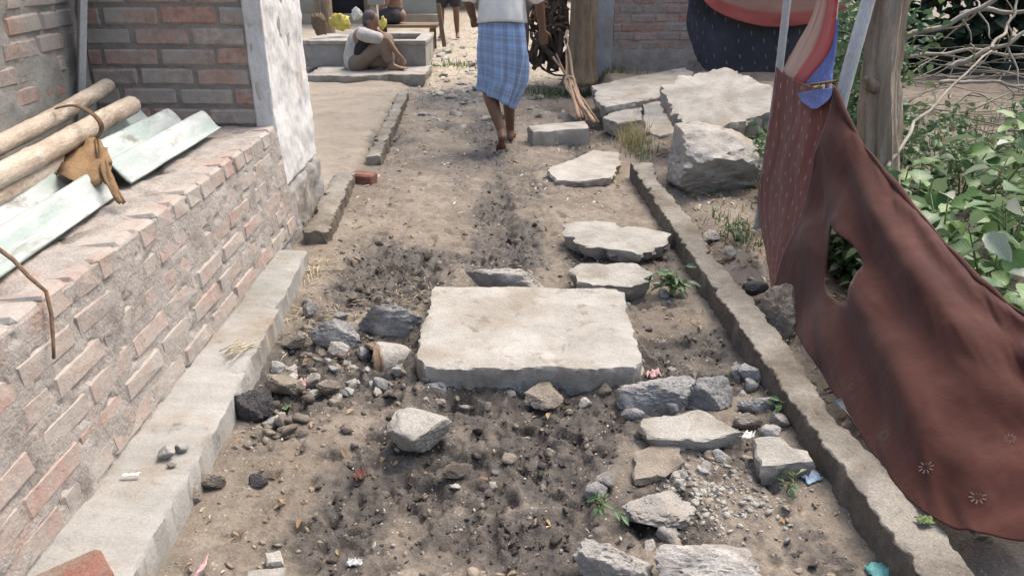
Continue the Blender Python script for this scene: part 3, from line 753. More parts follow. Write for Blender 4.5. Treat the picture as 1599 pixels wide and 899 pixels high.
# strap and flap of sacking tied round the poles
def ribbon(name, pts, wd, mat, label, cat, thick=.004, sub=6, parent=None, wave=.0):
    """thick band through 3D points; wd = list of widths; band lies across the view of up vector"""
    P_ = [Vector(p) for p in pts]; n = (len(P_) - 1) * sub
    V = []
    for i in range(n + 1):
        f = i / sub; k = min(int(f), len(P_) - 2); q = f - k
        p0, p1, p2, p3 = P_[max(k - 1, 0)], P_[k], P_[k + 1], P_[min(k + 2, len(P_) - 1)]
        p = .5 * ((2 * p1) + (p2 - p0) * q + (2 * p0 - 5 * p1 + 4 * p2 - p3) * q * q + (3 * p1 - p0 - 3 * p2 + p3) * q ** 3)
        tg = (p2 - p1).normalized(); ww = wd[k] + (wd[k + 1] - wd[k]) * q
        ax = Vector((.35, .8, .25)); ax = (ax - tg * ax.dot(tg)).normalized()
        nn = tg.cross(ax)
        for j in range(5):
            e = j / 4 - .5
            V.append(p + ax * e * ww + nn * (wave * math.sin(j * 2.1 + i * .7)))
    Fc = grid_faces(5, n + 1)
    base = P_[-1]
    o = mk(name, [v - base for v in V], Fc, mat, parent, base)
    so = o.modifiers.new('thickness', 'SOLIDIFY'); so.thickness = thick
    if label: tag(o, label, cat)
    return o
st = empty('sacking_strap', (-1.3, 2.55, .64)); tag(st, 'brown sacking strap and flap tied around the bamboo poles', 'strap')
g = Grp(st)
c0 = P(140, 172, .90); c1 = P(150, 195, .86); c2 = P(158, 212, .79)
ribbon('strap', [P(88, 170, .88), P(118, 166, .905), P(146, 180, .88), P(158, 200, .83), P(146, 222, .74)], [.012, .014, .016, .02, .03], 'rope', None, None, .005, parent=st)
ribbon('flap', [P(128, 222, .775), P(128, 246, .755), P(140, 268, .735), P(165, 285, .71)], [.08, .19, .16, .03], 'sacking', None, None, .004, parent=st, wave=.014)
ribbon('tail', [P(152, 218, .79), P(160, 250, .76), P(172, 285, .72), P(192, 318, .665)], [.015, .03, .03, .02], 'sacking', None, None, .005, parent=st, wave=.006)
g.close()
# thin cord hanging down over the wall
cp = [P(-10, 383, .73), P(20, 405, .715), P(45, 432, .68), PX(72, 455, -1.175), PX(80, 490, -1.165), PX(83, 530, -1.155), PX(84, 560, -1.148)]
mbx = MB().tube(cp, [.006, .006, .0055, .005, .005, .0045, .004], 7)
tag(mbx.build('cord', 'rope', None, cp[-1], True), 'thin brown cord hanging over the low wall beside the front sheet', 'cord')

# ================================================================== SLABS AND STONES
slab('concrete_slab', [(678, 448, .095), (820, 447, .10), (962, 450, .105), (976, 456, .10), (985, 500, .10), (1004, 566, .095), (994, 577, .09), (840, 575, .095), (664, 573, .09), (651, 562, .085), (655, 520, .09)], .115, 'concrete_pale',
     'large rectangular concrete slab lying across the middle of the path', 'slab', 1, jag=.010, under=.012, bumpy=.007, step=.009, edge=.006)
S_G = 'broken concrete slabs piled beside the brick wall'
slab('concrete_slab', [(926, 132, .24), (990, 119, .26), (1068, 107, .28), (1086, 116, .27), (1040, 146, .25), (1002, 158, .22), (946, 171, .18), (930, 158, .20)], .13, 'concrete_pale',
     'long pale broken slab in front of the brick wall, farthest in the pile', 'slab', 2, S_G, jag=.03, under=.04)
slab('concrete_slab', [(1031, 143, .46), (1060, 122, .55), (1098, 106, .63), (1135, 104, .64), (1205, 130, .58), (1225, 160, .48), (1215, 186, .38), (1150, 194, .36), (1090, 205, .32), (1058, 180, .38)], .14, 'concrete',
     'biggest broken slab, tilted on top of the pile above the boulder', 'slab', 3, S_G, jag=.04, under=.03, bumpy=.012)
slab('concrete_slab', [(940, 183, .15), (985, 160, .17), (1003, 158, .18), (1003, 187, .15), (965, 194, .13)], .12, 'concrete_pale',
     'narrow white chunk of slab in the pile, next to the stick bundle', 'slab', 4, S_G, jag=.02, under=.02)
slab('concrete_slab', [(1003, 160, .19), (1030, 158, .20), (1052, 170, .18), (1070, 192, .15), (1062, 206, .12), (1030, 214, .10), (1008, 205, .12)], .13, 'concrete',
     'small brownish broken slab in the pile, between the white chunk and the boulder', 'slab', 5, S_G, jag=.02, under=.04)
slab('concrete_slab', [(852, 263, .05), (890, 249, .06), (926, 234, .06), (966, 238, .06), (971, 252, .06), (956, 277, .055), (915, 283, .05), (868, 281, .05)], .07, 'concrete',
     'flat broken slab lying on the path in front of the kerb end', 'slab', 6, jag=.02, under=.03)
slab('kerb_stone', [(824, 197, .12), (870, 192, .125), (912, 189, .125), (920, 200, .12), (880, 203, .12), (832, 207, .115)], .15, 'concrete',
     'short narrow kerb piece lying across the path below the stick bundle', 'kerb stone', 7, jag=.012, under=.01)
slab('flat_stone', [(876, 350, .07), (930, 344, .085), (1000, 353, .085), (1048, 366, .08), (1046, 384, .07), (1000, 396, .06), (925, 385, .06), (882, 368, .065)], .10, 'pale_stone',
     'long rough flat stone against the kerb, behind the smaller flat stone', 'stone', 8, jag=.03, under=.06, bumpy=.010)
slab('flat_stone', [(890, 421, .085), (905, 411, .09), (985, 410, .09), (1018, 425, .085), (1022, 436, .08), (985, 446, .075), (925, 446, .075), (900, 440, .08)], .11, 'pale_stone',
     'flat stone beside the leafy weed, just behind the large slab', 'stone', 9, jag=.02, under=.05, bumpy=.006)
slab('flat_stone', [(990, 652, .055), (1040, 643, .06), (1090, 640, .06), (1130, 655, .06), (1160, 674, .055), (1110, 684, .05), (1075, 690, .045), (1020, 680, .05)], .07, 'pale_stone',
     'pale yellowish flat stone with dark broken edge, right of the muddy ruts', 'stone', 10, jag=.02, under=.03, bumpy=.005)
slab('flat_stone', [(1178, 686, .07), (1215, 680, .075), (1262, 702, .07), (1278, 722, .065), (1240, 727, .06), (1190, 728, .06)], .075, 'pale_stone',
     'blocky flat stone lying against the kerb beside the blue wrapper', 'stone', 11, jag=.014, under=.015, bumpy=.005)
slab('flat_stone', [(984, 700, .02), (1010, 690, .024), (1060, 692, .024), (1072, 720, .02), (1040, 744, .014), (992, 748, .016)], .05, 'dirty_stone',
     'mud-covered flat stone half buried in front of the yellowish flat stone', 'stone', 12, jag=.014, under=.02, bumpy=.006)
slab('flat_stone', [(382, 890, .03), (405, 884, .035), (440, 886, .03), (438, 915, .03), (380, 915, .03)], .05, 'pale_stone',
     'pale chip of slab at the very bottom edge beside the pink ribbon', 'stone', 13, jag=.01, under=.01)
slab('flat_stone', [(412, 862, .025), (438, 856, .028), (442, 878, .025), (415, 882, .025)], .04, 'pale_stone',
     'small grey chip of slab just above the pale chip at the bottom edge', 'stone', 14, jag=.006, under=.008, step=.01)
R_G = 'loose stones on the path'
rock('boulder', (1052, 194, 1215, 312), .37, 'grey_stone', 'big grey boulder beside the brown cloth below the slab pile', 27, cat='boulder', z0=.05, planes=7, rough=.05, dmin=.42, sharp=90.)
rock('stone', (726, 415, 866, 470), .13, 'grey_stone', 'jagged grey stone sticking up behind the large slab', 12, R_G, flat=.75)
rock('stone', (481, 496, 560, 542), .10, 'blue_stone', 'bluish stone left of the clay pot shard', 13, R_G)
rock('stone', (510, 532, 545, 556), .05, 'grey_stone', 'small pebble-like stone at the foot of the bluish stone', 14, R_G)
rock('stone', (556, 470, 660, 525), .12, 'blue_stone', 'wide grey stone between the bluish stone and the large slab', 15, R_G, flat=.8)
rock('stone', (360, 606, 424, 660), .09, 'dark_stone', 'nearly black lump lying against the footing of the low wall', 16, R_G)
rock('stone', (604, 628, 704, 726), .12, 'pale_stone', 'pale angular stone standing alone in front of the large slab', 62, R_G, planes=9, rough=.045, sharp=40, sunk=.08)
rock('stone', (960, 584, 1092, 648), .10, 'blue_stone', 'long ridged grey stone in front of the slab corner', 18, R_G, flat=.8, rough=.09)
rock('stone', (1074, 586, 1150, 645), .10, 'blue_stone', 'grey stone right of the long ridged stone', 19, R_G, flat=.85)
rock('stone', (1150, 614, 1216, 650), .06, 'blue_stone', 'greenish grey stone beside the kerb and the small weed', 20, R_G)
rock('stone', (1052, 566, 1090, 604), .07, 'dirty_stone', 'round brown stone wedged behind the ridged stone', 21, R_G)
rock('stone', (1145, 645, 1192, 672), .05, 'dirty_stone', 'small triangular brown stone above the blocky flat stone', 22, R_G)
rock('stone', (1155, 566, 1190, 602), .06, 'blue_stone', 'small bluish stone touching the inner face of the kerb', 23, R_G)
rock('stone', (970, 636, 1008, 656), .035, 'blue_stone', 'pale blue chip at the corner of the yellowish flat stone', 24, R_G)
rock('stone', (760, 572, 826, 610), .06, 'blue_stone', 'bluish stone against the front face of the large slab', 25, R_G)
rock('stone', (818, 596, 880, 640), .04, 'dirty_stone', 'half-buried brown stone below the large slab', 26, R_G)
rock('stone', (905, 580, 938, 606), .05, 'blue_stone', 'small dark blue stone under the front edge of the slab', 27, R_G)
rock('stone', (662, 596, 698, 616), .035, 'blue_stone', 'little bluish stone at the left front corner of the slab', 28, R_G)
rock('stone', (895, 836, 1022, 930), .10, 'grey_stone', 'grey rock at the bottom edge, left of the widest rock', 29, R_G, flat=.8, rough=.09)
rock('stone', (1016, 828, 1200, 960), .10, 'grey_stone', 'widest rock with yellow-brown crust at the bottom edge', 30, R_G, flat=.72, rough=.08)
rock('stone', (970, 752, 1090, 834), .05, 'grey_stone', 'flat ridged grey rock half sunk below the muddy flat stone', 31, R_G, flat=.7, rough=.09)
rock('stone', (1196, 440, 1256, 530), .17, 'dirty_stone', 'upright grey stone wedged between the kerb and the cloth', 32, R_G, z0=.05, flat=None, planes=9)
rock('stone', (1160, 436, 1202, 462), .05, 'dark_stone', 'dark lump just left of the upright stone by the cloth', 33, R_G, z0=.06)
rock('stone', (300, 736, 352, 766), .045, 'dirty_stone', 'rough lump near the footing of the low wall, below the paper crumple', 34, R_G)
rock('stone', (282, 758, 312, 788), .04, 'dirty_stone', 'small lump touching the foot of the wall footing', 35, R_G)
rock('stone', (384, 738, 418, 762), .035, 'dark_stone', 'dark pebble alone on the dry soil right of the rough lump', 36, R_G)
rock('stone', (470, 470, 496, 492), .05, 'blue_stone', 'small bluish stone by the end of the wall footing', 37, R_G)
rock('stone', (410, 578, 470, 620), .06, 'dirty_stone', 'muddy stone right behind the nearly black lump', 38, R_G)
rock('stone', (474, 580, 500, 604), .04, 'pale_stone', 'pale sharp chip among the muddy stones', 39, R_G)
rock('stone', (494, 592, 532, 620), .045, 'dirty_stone', 'brown-grey chip next to the pale sharp chip', 40, R_G)
rock('stone', (690, 722, 738, 748), .03, 'dirty_stone', 'small muddy stone right of the pale angular stone', 41, R_G)
rock('stone', (440, 514, 478, 542), .05, 'dirty_stone', 'pinkish brown stone near the edge of the wall footing', 42, R_G)
rock('stone', (1128, 384, 1150, 400), .03, 'pale_stone', 'white pebble lying outside the kerb below the boulder', 43, R_G, z0=.06)
rock('stone', (1100, 356, 1125, 374), .03, 'pale_stone', 'pale chip outside the kerb near the boulder foot', 44, R_G, z0=.06)
# bricks lying about
def loose_brick(u, v, rz, label, z=0.0, dims=(.22, .105, .07), tilt=(0, 0)):
    me = brick_variants(dims[0], dims[1], dims[2], 1, int(u))[0]
    p = P(u, v, z)
    o = link_mesh('brick', me, 'red_brick', None, (p.x, p.y, gh(p.x, p.y) + dims[2] * .32 if z == 0 else z), False)
    o.rotation_euler = (tilt[0], tilt[1], rz)
    return tag(o, label, 'brick', 'loose bricks')
loose_brick(568, 286, -.3, 'rounded red brick piece on the path by the left kerb', dims=(.17, .10, .08))
loose_brick(98, 922, .75, 'red brick end lying on the wall footing at the bottom left', z=.12, dims=(.2, .12, .07))
# clay pot shard
sd_ = empty('pot_shard', tuple(P(606, 560, 0))); tag(sd_, 'grey curved clay pot shard with red-brown broken edge by the slab', 'pot shard')
def shard(r0, r1, a0, a1, L, mat, name, x0):
    V = []; n = 18; k = 12
    for j in range(k):
        for i in range(n):
            a = a0 + (a1 - a0) * i / (n - 1); s = j / (k - 1)
            r = r0 + (r1 - r0) * s ** 1.6 + .003 * float(perlin(i * .6, j * .5, 3.)) 
            V.append((x0 + s * L + .012 * float(perlin(a * 3, 1.5, 2.)) * (1 if j in (0, k - 1) else 0), r * math.cos(a), r * math.sin(a) - .015))
    o = mk(name, V, grid_faces(n, k), mat, sd_); so = o.modifiers.new('thickness', 'SOLIDIFY'); so.thickness = .012; return o
sd_.rotation_euler = (0, .12, .45)
shard(.085, .055, -.15, PI + .15, .13, 'grey_stone', 'wall', -.05)
shard(.080, .085, -.15, PI + .15, .025, 'wood_brown', 'rim', -.076)

# ------------------------------------------------------------------ small loose matter
def crumple(seed, sub=1, j=.35):
    V, Fc = ico(sub); r = np.random.default_rng(seed)
    return V * (1 + j * (r.random((len(V), 1)) - .5)) * np.array([1, .75, .38]), Fc
lumps = [crumple(s, 2, .75) for s in range(8)]
smalls = [crumple(s + 20, 1, .8) for s in range(8)]
def rand_path(n, y0, y1, bias=None, seed=0, xa=None, xb=None):
    r = np.random.default_rng(seed); out = []
    X = r.uniform(-1.25 if xa is None else xa, 1.0 if xb is None else xb, n * 8)
    Y = y0 * (y1 / y0) ** r.random(n * 8)
    ok = (X > left_x(Y) + .03) & (X < kerb_x(Y) - .03) if xa is None else np.ones(len(X), bool)
    X, Y = X[ok], Y[ok]
    if bias is not None:
        k = r.random(len(X)) < bias(X, Y); X, Y = X[k], Y[k]
    X, Y = X[:n], Y[:n]
    return np.stack([X, Y, ground_h(X, Y)], 1), r
pos, r = rand_path(3000, 1.3, 6.5, lambda x, y: np.clip(mud_at(x, y) * 1.3 - .15, 0, 1), 1)
n = len(pos); sc_ = np.clip(r.lognormal(-5.25, .6, n), .002, .022)
pos[:, 2] -= sc_ * .1
scatter('mud_clods', lumps, pos, sc_, r.uniform(0, 6.3, n), 'mud_clod', r.normal(0, .5, (n, 2)))
pos, r = rand_path(1300, 1.3, 9.5, lambda x, y: np.full(x.shape, .9), 2)
n = len(pos); sc_ = np.clip(r.lognormal(-5.2, .5, n), .002, .02); sc_ *= (1 + .12 * pos[:, 1])
scatter('dry_clods', smalls, pos, sc_, r.uniform(0, 6.3, n), 'dry_clod', r.normal(0, .5, (n, 2)))
pos, r = rand_path(220, 1.3, 10, lambda x, y: np.clip(.35 + .6 * fbm(x * 2, y * 2, 3.), .02, 1), 3)
n = len(pos); sc_ = np.clip(r.lognormal(-4.8, .5, n), .003, .022)
scatter('gravel', lumps, pos, sc_, r.uniform(0, 6.3, n), 'grey_stone', r.normal(0, .5, (n, 2)))
pos, r = rand_path(260, 1.9, 4.2, lambda x, y: np.clip(1.2 * np.exp(-((x + .72) / .22) ** 2) * sst(1.9, 2.3, y) * sst(3.6, 3.0, y) + .12, 0, 1), 31)
n = len(pos); scatter('rubble', [(rock_geo((2, 1.6, 1.2), 300 + k, sub=3)) for k in range(6)], pos - np.array([0, 0, .008]), np.clip(r.lognormal(-4.1, .4, n), .006, .03), r.uniform(0, 6.3, n), 'dirty_stone', r.normal(0, .4, (n, 2)))
pos, r = rand_path(150, 7.0, 13, lambda x, y: np.clip(.5 + .9 * fbm(x * 1.5, y * 1.2, 4.), 0, 1), 33)
n = len(pos); scatter('rubble', [(rock_geo((2, 1.6, .9), 320 + k, sub=3, flat=.7)) for k in range(6)], pos - np.array([0, 0, .02]), np.clip(r.lognormal(-3.1, .4, n), .02, .09), r.uniform(0, 6.3, n), 'pale_stone', r.normal(0, .25, (n, 2)))
r = np.random.default_rng(41); Q = []
for (u, v, su, sv, k) in ((1090, 600, 70, 22, 26), (830, 612, 60, 16, 14), (1120, 690, 60, 40, 18), (560, 560, 50, 40, 26), (1010, 790, 60, 40, 14), (470, 600, 45, 40, 20), (930, 470, 60, 20, 8), (1180, 640, 40, 60, 12), (620, 600, 60, 20, 14)):
    for _ in range(k):
        p = P(u + r.normal(0, su), v + r.normal(0, sv)); Q.append((p.x, p.y, 0))
Q = np.array(Q); Q[:, 2] = ground_h(Q[:, 0], Q[:, 1]) - .012; Q = Q[(Q[:, 0] < kerb_x(Q[:, 1]) - .03) & (Q[:, 0] > left_x(Q[:, 1]) + .03)]; n = len(Q)
for mt in ('grey_stone', 'pale_stone', 'blue_stone'):
    k = {'grey_stone': 0, 'pale_stone': 1, 'blue_stone': 2}[mt]; q = Q[k::3]
    scatter('rubble', [(rock_geo((2, 1.6, 1.3), 340 + j + k * 9, sub=4, flat=.7)) for j in range(6)], q, np.clip(r.lognormal(-4.0, .45, len(q)), .008, .036), r.uniform(0, 6.3, len(q)), mt, r.normal(0, .3, (len(q), 2)))
# gravelly cement crumbs near the right-hand rocks
cc = P(1120, 770); n = 420; r = np.random.default_rng(5)
pos = np.stack([cc.x + r.normal(0, .10, n), cc.y + r.normal(0, .085, n), np.zeros(n)], 1); pos[:, 2] = ground_h(pos[:, 0], pos[:, 1])
scatter('cement_crumbs', smalls, pos, np.clip(r.lognormal(-4.9, .45, n), .003, .016), r.uniform(0, 6.3, n), 'pale_stone', r.normal(0, .5, (n, 2)))
def leaf_proto(L=1.0, W=.5, cup=.15, bend=.25, lobes=0.0, n=6, seed=0):
    r = random.Random(seed); V = []; Fc = []
    for i in range(n + 1):
        s = i / n; w = W * .5 * (math.sin(PI * min(1, s ** .8)) ** .8 if 0 < i < n else .02)
        if lobes: w *= 1 + lobes * math.sin(s * PI * 5.0 + .6)
        z = -bend * L * s * s; jz = r.uniform(-.03, .03) * L
        V += [(-w, s * L - .05 * abs(w), z + cup * w * 1.6 + jz), (0, s * L, z), (w, s * L - .05 * abs(w), z + cup * w * 1.6 - jz)]
    for i in range(n):
        a = i * 3
        Fc += [(a, a + 1, a + 4), (a, a + 4, a + 3), (a + 1, a + 2, a + 5), (a + 1, a + 5, a + 4)]
    return np.array(V), np.array(Fc)
dryl = [leaf_proto(1, .45, .5, -.1 + .2 * s, seed=s, n=4) for s in range(5)]
def litter(name, mat, n, y0, y1, s0, s1, seed, bias=None, xa=None, xb=None, lift=.004, protos=dryl, flat=.3):
    pos, r = rand_path(n, y0, y1, bias, seed, xa, xb); n = len(pos); pos[:, 2] += lift
    scatter(name, protos, pos, r.uniform(s0, s1, n) * (1 + .05 * pos[:, 1]), r.uniform(0, 6.3, n), mat, r.normal(0, flat, (n, 2)))
litter('leaf_litter', 'leaf_dry', 420, 1.5, 9, .012, .035, 11, lambda x, y: np.clip(.12 + .8 * sst(.35, .05, kerb_x(y) - x) + .8 * sst(.5, .1, x - left_x(y)), 0, 1))
litter('leaf_litter', 'leaf_dry', 700, 1.6, 6.5, .015, .045, 12, lambda x, y: ((x > kerb_x(y) + .16)).astype(float), .9, 1.6)
litter('petal_litter', 'petal_scrap', 420, 4.2, 13, .012, .03, 13, lambda x, y: np.clip(.2 + 1.2 * fbm(x * 2.3, y * 1.6, 7.), 0, 1))
litter('petal_litter', 'petal_scrap', 120, 1.5, 4.2, .006, .015, 14)
litter('petal_litter', 'petal_scrap', 160, 3.0, 5.0, .012, .035, 15, None, 1.05, 1.5)
litter('petal_litter', 'petal_scrap', 260, 8.5, 16, .03, .09, 18, None, -1.2, 1.0)
# straw and chaff at the end of the footing
def straws(name, u, v, n, spread, L, seed, z=0.0, mat='straw', rad=.0016, dirn=None):
    r = random.Random(seed); c = P(u, v, z); mb = MB()
    for i in range(n):
        x, y = c.x + r.gauss(0, spread), c.y + r.gauss(0, spread * 1.2); a = r.uniform(0, 6.3) if dirn is None else r.gauss(dirn, .35)
        l = L * r.uniform(.4, 1.2); zz = (gh(x, y) if z == 0 else z) + .004 + r.uniform(0, .012)
        d = Vector((math.cos(a) * l, math.sin(a) * l, r.gauss(0, .012)))
        p = Vector((x, y, zz)); mb.tube([p - d / 2, p + Vector((0, 0, .004 + abs(d.z) * .2)), p + d / 2], rad, 4)
    return mb.build(name, mat, None, tuple(c), True)
tag(straws('chaff', 480, 425, 60, .06, .09, 1), kind='stuff')
tag(straws('chaff', 500, 500, 60, .12, .07, 2), kind='stuff')
tag(straws('chaff', 1130, 390, 70, .12, .08, 3), kind='stuff')
tag(straws('chaff', 1240, 620, 50, .05, .07, 4), kind='stuff')
tag(straws('chaff', 640, 455, 80, .07, .035, 5, mat='straw'), kind='stuff')
tag(straws('straw_wisp', 372, 548, 14, .018, .13, 6, z=.105, dirn=1.0, rad=.0022), 'wisp of pale straw lying on the wall footing', 'straw')

# litter one can pick out singly
def scrap(name, u, v, L, W, mat, label, cat, seed, z=None, rz=0.0, crump=.012, thick=.0012):
    nu, nv = 9, 9; V = []
    for j in range(nv):
        for i in range(nu):
            x, y = (i / (nu - 1) - .5) * L, (j / (nv - 1) - .5) * W
            e = 1 + .25 * float(perlin(i * .5, j * .5, seed * 3.3))
            V.append((x * e, y * e, crump * (abs(float(perlin(i * .55, j * .55, seed * 1.7))) * 2 + .3 * float(perlin(i * 1.5, j * 1.5, seed)))))
    p = P(u, v, z or 0.0); zz = (z if z is not None else gh(p.x, p.y)) + .004
    o = mk(name, V, grid_faces(nu, nv), mat, None, (p.x, p.y, zz)); o.rotation_euler = (0, 0, rz)
    so = o.modifiers.new('thickness', 'SOLIDIFY'); so.thickness = thick
    return tag(o, label, cat)
scrap('paper_scrap', 205, 743, .05, .013, 'white_scrap', 'white curved scrap on the wall footing at lower left', 'scrap', 1, z=.103, rz=.1, crump=.004)
for k, (u, v, s) in enumerate(((262, 712, .028), (284, 702, .02), (270, 726, .014))):
    V, Fc = rock_geo((s * 2, s * 1.7, s * 1.4), 70 + k, sub=4)
    p = P(u, v, .10); o = mk_np('cement_lump', V, Fc, 'ledge_cement', None, (p.x, p.y, .095))
    tag(o, ('largest of three grey cement lumps on the wall footing', 'smooth grey cement lump on the footing, touching the largest and farther back', 'smallest grey cement lump on the footing, in front of the largest')[k], 'lump', 'cement lumps on the footing')
ribbon('plastic_ribbon', [P(302, 905, .02), P(312, 890, .03), P(318, 878, .035), P(323, 866, .02)], [.012, .016, .02, .012], 'pink_plastic', 'pink plastic ribbon on the soil at the bottom left', 'ribbon', .001)
scrap('wrapper', 1264, 749, .055, .05, 'blue_wrapper', 'shiny blue and white wrapper in front of the blocky stone by the kerb', 'wrapper', 3, rz=.4)
scrap('wrapper', 1375, 893, .075, .05, 'teal_wrapper', 'turquoise wrapper at the bottom edge beside the kerb', 'wrapper', 4, rz=.2)
scrap('wrapper', 1164, 682, .05, .03, 'white_scrap', 'small whitish wrapper between the yellowish and the blocky flat stones', 'wrapper', 5, z=.03)
scrap('wrapper', 1022, 583, .06, .04, 'pink_plastic', 'crumpled pinkish wrapper at the right front corner of the slab', 'wrapper', 6, rz=.5, crump=.03)
scrap('wrapper', 470, 602, .05, .04, 'pink_plastic', 'faded red wrapper among the muddy stones by the wall footing', 'wrapper', 7, rz=1.2, crump=.025)
scrap('wrapper', 562, 747, .035, .03, 'red_brick', 'brown-red scrap on the bare soil left of the muddy hoof prints', 'wrapper', 8, crump=.02)
scrap('plastic_sheet', 1352, 668, .07, .34, 'shiny_plastic', 'grey-blue plastic sheet lying along the outer edge of the kerb', 'plastic sheet', 9, z=.088, rz=.06, crump=.014)
scrap('paper_scrap', 553, 873, .04, .02, 'white_scrap', 'white scrap in the mud near the bottom edge', 'scrap', 10)
scrap('leaf', 447, 633, .035, .018, 'leaf_small', 'yellow-green fallen leaf beside the nearly black lump', 'leaf', 11, rz=.6)
scrap('leaf', 1108, 628, .03, .02, 'leaf_small', 'fallen green leaf touching the kerb', 'leaf', 12)
scrap('leaf', 1443, 816, .04, .03, 'grass_green', 'yellow fallen leaf on the kerb below the cloth', 'leaf', 13, z=.105)

# ================================================================== CLOTH SCREEN ON THE RIGHT
def coons(top, bot, left, right, nu, nv):
    T = [catmull(top, i / (nu - 1)) for i in range(nu)]; B = [catmull(bot, i / (nu - 1)) for i in range(nu)]
    L = [catmull(left, j / (nv - 1)) for j in range(nv)]; R = [catmull(right, j / (nv - 1)) for j in range(nv)]
    T, B, L, R = (np.array([p[:] for p in q]) for q in (T, B, L, R))
    u = np.linspace(0, 1, nu)[None, :, None]; v = np.linspace(0, 1, nv)[:, None, None]
    return (1 - v) * T[None] + v * B[None] + (1 - u) * L[:, None] + u * R[:, None] - ((1 - u) * (1 - v) * T[0] + u * (1 - v) * T[-1] + (1 - u) * v * B[0] + u * v * B[-1])
def cloth_mat(name, base, dash=None, rough=.85, stripes=None, cells=(16, 26), light=None, sheer=.12):
    m, t, bs = new_mat(name)
    uv = coords(t, 'UV'); sx = t.new("ShaderNodeSeparateXYZ"); t.link(uv, sx.inputs[0])
    w = coords(t, 'World')
    if stripes: c = t.ramp(sx.outputs[0], stripes)
    else: c = t.ramp(t.noise(w, 3.0, 6, .6), [(.3, tuple(k * .82 for k in base)), (.7, tuple(min(1, k * 1.15) for k in base))])
    if light: c = t.mix(t.ramp(t.noise(w, 5, 5, .6), [(.55, 0.0), (.72, .5)]), c, light)
    if dash:
        row = t.math('MULTIPLY', sx.outputs[0], float(cells[0])); fr = t.math('FLOOR', row)
        cy = t.math('ADD', t.math('MULTIPLY', sx.outputs[1], float(cells[1])), t.math('MULTIPLY', fr, .5))
        jx = t.math('ABSOLUTE', t.math('SUBTRACT', t.math('FRACT', row), .5)); jy = t.math('ABSOLUTE', t.math('SUBTRACT', t.math('FRACT', cy), .5))
        mk_ = t.math('MULTIPLY', t.math('MULTIPLY', t.math('LESS_THAN', jx, .04), t.math('LESS_THAN', jy, .14)), t.math('GREATER_THAN', t.noise(w, 14, 2), .40))
        c = t.mix(t.math('MULTIPLY', mk_, .7), c, dash)
    t.link(c, bs.inputs['Base Color']); bs.inputs['Roughness'].default_value = rough; bs.inputs['Specular IOR Level'].default_value = .15
    bs.inputs['Sheen Weight'].default_value = .15
    b = t.new("ShaderNodeBump"); b.inputs['Strength'].default_value = .25; b.inputs['Distance'].default_value = .01
    mpc = t.new("ShaderNodeMapping"); mpc.inputs['Rotation'].default_value = (.6, 0, 0); mpc.inputs['Scale'].default_value = (1, 1, .22); t.link(w, mpc.inputs['Vector'])
    wv = t.new("ShaderNodeTexWave"); wv.inputs['Scale'].default_value = 260; t.link(w, wv.inputs['Vector'])
    hgt = t.math('ADD', t.math('ADD', t.noise(mpc.outputs[0], 26, 6, .65, 1.0), t.math('MULTIPLY', t.noise(w, 9, 5, .6, 1.5), .8)), t.math('MULTIPLY', wv.outputs['Fac'], .04))
    t.link(hgt, b.inputs['Height']); b.inputs['Strength'].default_value = .22; t.link(b.outputs[0], bs.inputs['Normal'])
    c = t.mix(t.ramp(t.noise(w, 6, 7, .7), [(.56, 0.0), (.74, .25)]), c, tuple(min(1, k * 1.6 + .05) for k in base))
    t.link(c, bs.inputs['Base Color'])
    tr = t.new("ShaderNodeBsdfTranslucent"); t.link(c, tr.inputs[0])
    mx = t.new("ShaderNodeMixShader"); mx.inputs[0].default_value = sheer
    out = [n for n in t.n if n.type == 'OUTPUT_MATERIAL'][0]
    t.link(bs.outputs[0], mx.inputs[1]); t.link(tr.outputs[0], mx.inputs[2]); t.link(mx.outputs[0], out.inputs[0])
cloth_mat('cloth_brown', (.086, .031, .023), light=(.135, .057, .043), sheer=.25)
cloth_mat('cloth_dashed', (.15, .052, .039), dash=(.50, .36, .30), cells=(9, 13))
cloth_mat('cloth_navy', (.050, .053, .068), dash=(.24, .24, .27), cells=(16, 9))
cloth_mat('cloth_red', (.45, .12, .10), stripes=[(0, (.40, .10, .085)), (.30, (.42, .115, .095)), (.36, (.40, .22, .17)), (.6, (.38, .24, .185)), (.66, (.42, .33, .26)), (1, (.40, .31, .24))])
cloth_mat('cloth_stripe', (.5, .3, .2), stripes=[(0, (.44, .20, .16)), (.12, (.47, .36, .28)), (.25, (.52, .40, .32)), (.34, (.50, .24, .20)), (.42, (.52, .40, .32)), (.55, (.50, .34, .27)), (.64, (.50, .13, .12)), (.8, (.52, .18, .16)), (.9, (.48, .10, .10)), (1, (.46, .09, .09))], sheer=.25)
cloth_mat('cloth_blue', (.13, .17, .40), dash=(.5, .5, .6), cells=(6, 6), sheer=.2)
plain('print_white', (.15, .115, .10), .9, vary=0)
def inside(poly, x, y):
    c = False; n = len(poly)
    for i in range(n):
        (x1, y1), (x2, y2) = poly[i], poly[(i + 1) % n]
        if (y1 > y) != (y2 > y) and x < (x2 - x1) * (y - y1) / (y2 - y1) + x1: c = not c
    return c
